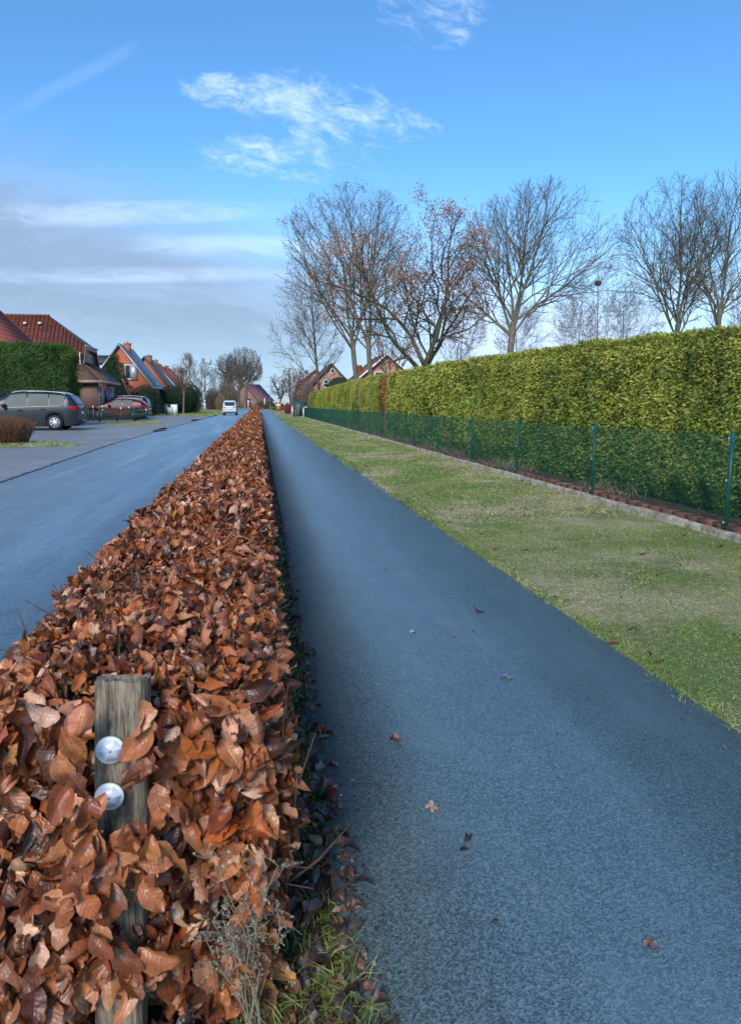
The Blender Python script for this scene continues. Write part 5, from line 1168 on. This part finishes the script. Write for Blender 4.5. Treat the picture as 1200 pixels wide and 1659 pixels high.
# green picket fence with pale ball lights behind
xa, _ = atY(128, 670, 56.5); xb, _ = atY(218, 670, 56.5); pf = empty('picket_fence', (xa, 56.5, 0), 0, 'low dark green wooden picket fence in front of the dark red car', 'fence'); W_ = xb - xa; ZP = .98
pick_pts = [(q, 0.0) for q in np.arange(0, W_, .135)] + [(W_ - .40 * (i / 24), .0 + 9.0 * (i / 24)) for i in range(1, 25)]
pk = MB()
for k, (a, b_) in enumerate(pick_pts):
    hh = ZP - .10 + .06 * math.sin(k * .55); pk.slab([(a - .035, b_, .06), (a + .035, b_, .06), (a + .035, b_, hh - .05), (a, b_, hh), (a - .035, b_, hh - .05)], (0, .022, 0))
po = pk.build('pickets', M['darkgreen_paint'], pf); po['kind'] = 'stuff'
for z_ in (.22, .68):
    mb = MB(); mb.box((-.05, .024, z_), (W_, .06, z_ + .07)); mb.build('rail', M['darkgreen_paint'], pf); mb = MB(); mb.slab([(W_, .03, z_), (W_ - .40, 9, z_), (W_ - .40, 9, z_ + .07), (W_, .03, z_ + .07)], (-.04, 0, 0)); mb.build('rail', M['darkgreen_paint'], pf)
for a, b_ in ((0, .07), (W_ * .36, .07), (W_ * .68, .07), (W_ - .02, .07), (W_ - .42, 9.0)): mb = MB(); mb.box((a - .05, b_, -.1), (a + .05, b_ + .1, ZP + .02)); mb.build('post', M['darkgreen_paint'], pf)
for k, (px, py, Yb) in enumerate(((151, 659, 59), (166, 658, 60), (166, 664.5, 58), (196, 661.5, 60), (209, 660, 62), (217, 666, 60), (223, 665.5, 60), (230, 665, 62), (237, 664, 64))):
    X, z_ = atY(px, py, Yb); b_ = empty('garden_light', (X, Yb, 0), 0, None, None); tag(b_, 'small white ball lamp on a thin stick above the picket fence', 'garden lamp', 'white ball lamps behind the picket fence')
    mb = MB(); mb.cyl((0, 0, -.03), (0, 0, z_), .012, 6); mb.build('stick', M['galv'], b_); mb = MB(); V = []; K_ = 8
    for i in range(7):
        ph = math.pi * i / 6
        for j in range(K_): V.append((.07 * math.sin(ph) * math.cos(j * math.pi / 4), .07 * math.sin(ph) * math.sin(j * math.pi / 4), z_ + .07 * math.cos(ph)))
    i = np.arange(6)[:, None] * K_; j = np.arange(K_)[None]; mb.add(V, np.stack([i + j, i + K_ + j, i + K_ + (j + 1) % K_, i + (j + 1) % K_], -1).reshape(-1, 4)); mb.build('globe', M['white'], b_, smooth=True)

# ================================================================== cars
def car(name, loc, rz, sc_, spec, paint_m, label, group='cars'):
    """x forward, y left; spec gives side profile"""
    c = empty(name, loc, rz, label, 'car'); c.scale = (sc_,) * 3
    L, Wd, wb, wr, rearx = spec['L'], spec['W'] / 2, spec['wb'], spec['wr'], spec['rear']
    xr, xf = rearx, rearx + wb
    top = np.array(spec['roof']); belt = np.array(spec['belt']); gl = spec['glass']
    xs = sorted(set(np.round(np.concatenate([np.linspace(0, L, 70), np.linspace(xr - wr * 1.2, xr + wr * 1.2, 18), np.linspace(xf - wr * 1.2, xf + wr * 1.2, 18), [.02, .05, L - .02, L - .05]]), 4)))
    ztop = lambda x: float(np.interp(x, top[:, 0], top[:, 1])); zb = lambda x: float(np.interp(x, belt[:, 0], belt[:, 1]))
    def wid(x):
        e = min(1, max(0, x / .45)) ; f = min(1, max(0, (L - x) / .9)); return Wd * (1 - .16 * (1 - e) ** 2) * (1 - .26 * (1 - f) ** 2)
    def low(x):
        z = .20 + .10 * max(0, 1 - x / .35) + .06 * max(0, 1 - (L - x) / .4)
        for cx in (xr, xf):
            d = abs(x - cx); ra = wr * 1.17
            if d < ra: z = max(z, wr + math.sqrt(ra * ra - d * d))
        return z
    rows = []
    for x in xs:
        w_ = wid(x); lo = low(x); b = zb(x); tp = max(ztop(x), b + .02); cab = tp - b
        wt = w_ - .02 - .21 * min(cab, .62) / .62 * w_ if cab > .05 else w_ * .93
        sh = max(lo + .05, b - .20)
        rows.append([(w_ * .95, lo), (w_, max(lo + .02, .5 * (lo + sh))), (w_ * 1.0, sh), (w_ * .965, b), (lerp(w_ * .96, wt, .5), b + cab * .5 if cab > .05 else b + .008), (wt, tp - min(.07, cab * .3)), (wt * .82, tp), (0, tp + .012)])
    k = len(rows[0]); V = []
    for x, r_ in zip(xs, rows):
        V += [(x, -y_, z_) for y_, z_ in r_] + [(x, y_, z_) for y_, z_ in r_[::-1][1:]]
    kk = 2 * k - 1; n = len(xs); i = np.arange(n - 1)[:, None] * kk; j = np.arange(kk - 1)[None]
    mb = MB(); mb.add(V, np.stack([i + j, i + kk + j, i + kk + j + 1, i + j + 1], -1).reshape(-1, 4)); mb.add(V[:kk], [tuple(range(kk))]); mb.add(V[-kk:], [tuple(range(kk - 1, -1, -1))])
    mb.build('body', paint_m, c, smooth=False)
    mb = MB(); mb.box((.25, -Wd * .86, .24), (L - .25, Wd * .86, .62)); mb.build('underbody', M['black'], c)
    def spt(x, u, o=.012):   # point on the cabin side, u 0 at belt .. 1 at roof rail
        w_ = wid(x); b = zb(x); tp = ztop(x); cab = tp - b; wt = w_ - .02 - .21 * min(cab, .62) / .62 * w_
        if u < .5: y_ = lerp(w_ * .965, lerp(w_ * .96, wt, .5), u * 2); z_ = b + cab * u
        else: y_ = lerp(lerp(w_ * .96, wt, .5), wt, (u - .5) * 2); z_ = lerp(b + cab * .5, tp - min(.07, cab * .3), (u - .5) * 2)
        return x, y_ + o, z_
    for sg in (-1, 1):
        for (a0, a1, b0, b1) in gl:      # bottom x range, top x range
            mb = MB(); V = []; N_ = 8; U = (.06, .35, .5, .75, .96)
            for u in U:
                for q in np.linspace(0, 1, N_ + 1):
                    x = lerp(lerp(a0, a1, q), lerp(b0, b1, q), u); p = spt(x, u); V.append((p[0], sg * p[1], p[2]))
            i = np.arange(4)[:, None] * (N_ + 1); j = np.arange(N_)[None]; F = np.stack([i + j, i + j + 1, i + N_ + 2 + j, i + N_ + 1 + j], -1).reshape(-1, 4); mb.add(V, F); mb.build('side_window', M['glass'], c)
        if spec.get('trim'):
            a0 = gl[0][0]; a1 = gl[-1][1]; q = np.linspace(0, 1, 14); P_ = [(lerp(a0, a1, f), sg * spt(lerp(a0, a1, f), 0.02, .02)[1], spt(lerp(a0, a1, f), .02)[2]) for f in q]
            P_ = [(gl[0][2] - .06, sg * (spt(gl[0][2] - .06, .9)[1]), spt(gl[0][2] - .06, .85)[2])] + P_; mb = MB(); mb.tubes([P_], [[.014] * len(P_)], 5); mb.build('chrome_strip', M['chrome'], c)
        x0r, x1r = spec['rail']; q = np.linspace(0, 1, 12); P_ = [(lerp(x0r, x1r, f), sg * (wid(lerp(x0r, x1r, f)) * .72), ztop(lerp(x0r, x1r, f)) + .035 * math.sin(math.pi * f) ** .3) for f in q]; mb = MB(); mb.tubes([P_], [[.018] * 12], 6); mb.build('roof_rail', M['chrome'], c)
        mx_ = spec['mirror']; mb = MB(); y_ = wid(mx_) ; zz_ = zb(mx_); V = [(mx_ + .07, sg * y_ * .95, zz_), (mx_ + .1, sg * (y_ + .20), zz_ + .02), (mx_ + .1, sg * (y_ + .20), zz_ + .16), (mx_ + .07, sg * (y_ + .03), zz_ + .17)]; mb.slab(V, (-.13, 0, 0)); mb.build('mirror', M['blackgloss'], c)
        for hx in spec['handles']: mb = MB(); zz_ = zb(hx) - .13; y_ = wid(hx) + .005; mb.box((hx - .09, min(sg * y_, sg * (y_ + .03)), zz_), (hx + .09, max(sg * y_, sg * (y_ + .03)), zz_ + .03)); mb.build('door_handle', paint_m, c)
        zt_ = spec['tail']; mb = MB(); P_ = [(-.015, sg * Wd * .50, zt_), (-.015, sg * Wd * .50, zt_ + .15), (.02, sg * Wd * .86, zt_ + .19), (.42, sg * (wid(.42) + .012), zt_ + .17), (.10, sg * (wid(.1) + .014), zt_ - .02)]; mb.add(P_, [(0, 1, 2, 4)] if sg > 0 else [(0, 4, 2, 1)]); b = mb.n - 5; mb.F.setdefault(3, []).append(np.array([(2, 3, 4)]) + b); mb.M.setdefault(3, []).append(np.zeros(1, int)); mb.build('tail_light', M['redlens'], c)
        mb = MB(); zf = spec['head']; mb.slab([(L - .06, sg * Wd * .45, zf), (L - .06, sg * Wd * .45, zf + .13), (L - .45, sg * (wid(L - .45) + .008), zf + .19), (L - .22, sg * (wid(L - .2) + .008), zf)], (.03, 0, 0)); mb.build('headlight', M['glass'], c)
        for cx in (xr, xf):
            y1 = sg * (Wd - .015); y0_ = sg * (Wd - .24); mb = MB(); mb.cyl((cx, y0_, wr), (cx, y1, wr), wr, 32); tb = mb.build('wheel', M['black'], c)
            mb = MB(); rr = wr * .66; mb.cyl((cx, y1 - sg * .01, wr), (cx, y1 + sg * .006, wr), rr, 28); mb.build('rim', M['silver'], tb)
            mb = MB()
            for q in range(7):
                a = q * 2 * math.pi / 7; 
                for (r0_, r1_, da) in ((.30, .86, .26),):
                    P_ = [(cx + rr * r0_ * math.cos(a), y1 + sg * .009, wr + rr * r0_ * math.sin(a)), (cx + rr * r1_ * math.cos(a - da), y1 + sg * .009, wr + rr * r1_ * math.sin(a - da)), (cx + rr * r1_ * math.cos(a + da), y1 + sg * .009, wr + rr * r1_ * math.sin(a + da))]
                    mb.add(P_, [(0, 1, 2)])
            mb.build('rim_opening', M['black'], tb)
    # rear and front glass follow the roof slope
    for (xa, xb, nm) in (spec['rearglass'] + ('rear_window',), spec['windscreen'] + ('windscreen',)):
        V = []
        for q in np.linspace(0, 1, 6):
            x = lerp(xa, xb, q); z_ = ztop(x) + .018; w_ = (wid(x) * (.70 if nm == 'windscreen' else .72)) 
            for f in (-1, -.5, 0, .5, 1): V.append((x - (.02 if nm == 'rear_window' else -.01), f * w_, z_ + .012 * (1 - f * f)))
        i = np.arange(5)[:, None] * 5; j = np.arange(4)[None]; mb = MB(); mb.add(V, np.stack([i + j, i + 5 + j, i + 6 + j, i + 1 + j], -1).reshape(-1, 4)); mb.build(nm, M['glass'], c)
    mb = MB(); mb.box((-.035, -.26, spec['plate']), (-.012, .26, spec['plate'] + .11)); mb.build('number_plate', M['white'], c)
    mb = MB(); mb.box((-.05, -Wd * .80, .34), (.06, Wd * .80, .44)); mb.build('bumper_trim', M['blackgloss'], c)
    return c
MPV = dict(L=4.65, W=1.88, wb=2.76, wr=.335, rear=.95, roof=[(0, .95), (.05, 1.10), (.35, 1.50), (.60, 1.60), (1.4, 1.66), (2.4, 1.67), (2.9, 1.60), (3.4, 1.36), (3.85, 1.08), (4.2, .96), (4.55, .78), (4.65, .58)],
    belt=[(0, .93), (.3, 1.06), (1.0, 1.04), (2, 1.0), (3.5, .96), (4.1, .90), (4.5, .74), (4.65, .56)], glass=[(.58, 1.14, .48, 1.16), (1.19, 2.03, 1.21, 2.03), (2.09, 3.20, 2.09, 2.74)],
    rail=(.5, 2.7), mirror=2.95, handles=(1.42, 2.35), tail=.86, head=.66, rearglass=(.06, .33), windscreen=(2.98, 3.78), plate=.70, trim=True)
SUV = dict(MPV, L=4.4, W=1.85, wb=2.65, rear=.85, wr=.345, roof=[(0, .92), (.06, 1.08), (.45, 1.38), (.8, 1.50), (1.4, 1.56), (2.0, 1.56), (2.5, 1.48), (3.0, 1.25), (3.4, 1.05), (3.9, .98), (4.25, .86), (4.4, .60)],
    belt=[(0, .90), (.4, 1.05), (1, 1.0), (2.4, .95), (3.4, .93), (4.1, .84), (4.4, .58)], glass=[(1.0, 1.75, 1.05, 1.72), (1.85, 2.85, 1.85, 2.38)], rail=(.6, 2.3), mirror=2.7, handles=(1.3, 2.2), rearglass=(.08, .42), windscreen=(2.6, 3.32), trim=False)
VAN = dict(MPV, L=4.4, W=1.80, roof=[(0, .95), (.04, 1.1), (.22, 1.60), (.45, 1.74), (1.4, 1.80), (2.4, 1.78), (2.8, 1.68), (3.3, 1.36), (3.65, 1.12), (4.1, .98), (4.3, .84), (4.4, .60)], rearglass=(.05, .21), wr=.32, glass=[(.45, 1.1, .40, 1.12), (1.2, 2.0, 1.2, 2.0), (2.1, 3.0, 2.1, 2.6)], rail=(.4, 2.5), trim=False, rear=.8)
xr_, _ = atY(90, 697, 38.2)
c_ = car('parked_car', (xr_ + .95 * 1.12, 39.25, -.012), math.pi, 1.12, MPV, M['car_grey'], 'dark grey people carrier parked in front of the tall conifer hedge')
x_, _ = atY(238, 650, 66); car('parked_car', (x_, 66.8, -.012), math.pi, 1.12, SUV, M['car_red'], 'dark red car with silver roof rails parked behind the picket fence')
x_, _ = atY(243, 650, 73); car('parked_car', (x_, 73, -.012), math.pi * .985, 1.12, VAN, M['car_dark'], 'dark van parked just behind the dark red car')
x_, _ = atY(372, 660, 88); car('silver_car', (x_, 88, 0), math.pi / 2, .94, VAN, M['car_silver'], 'silver compact van seen from behind on the road')
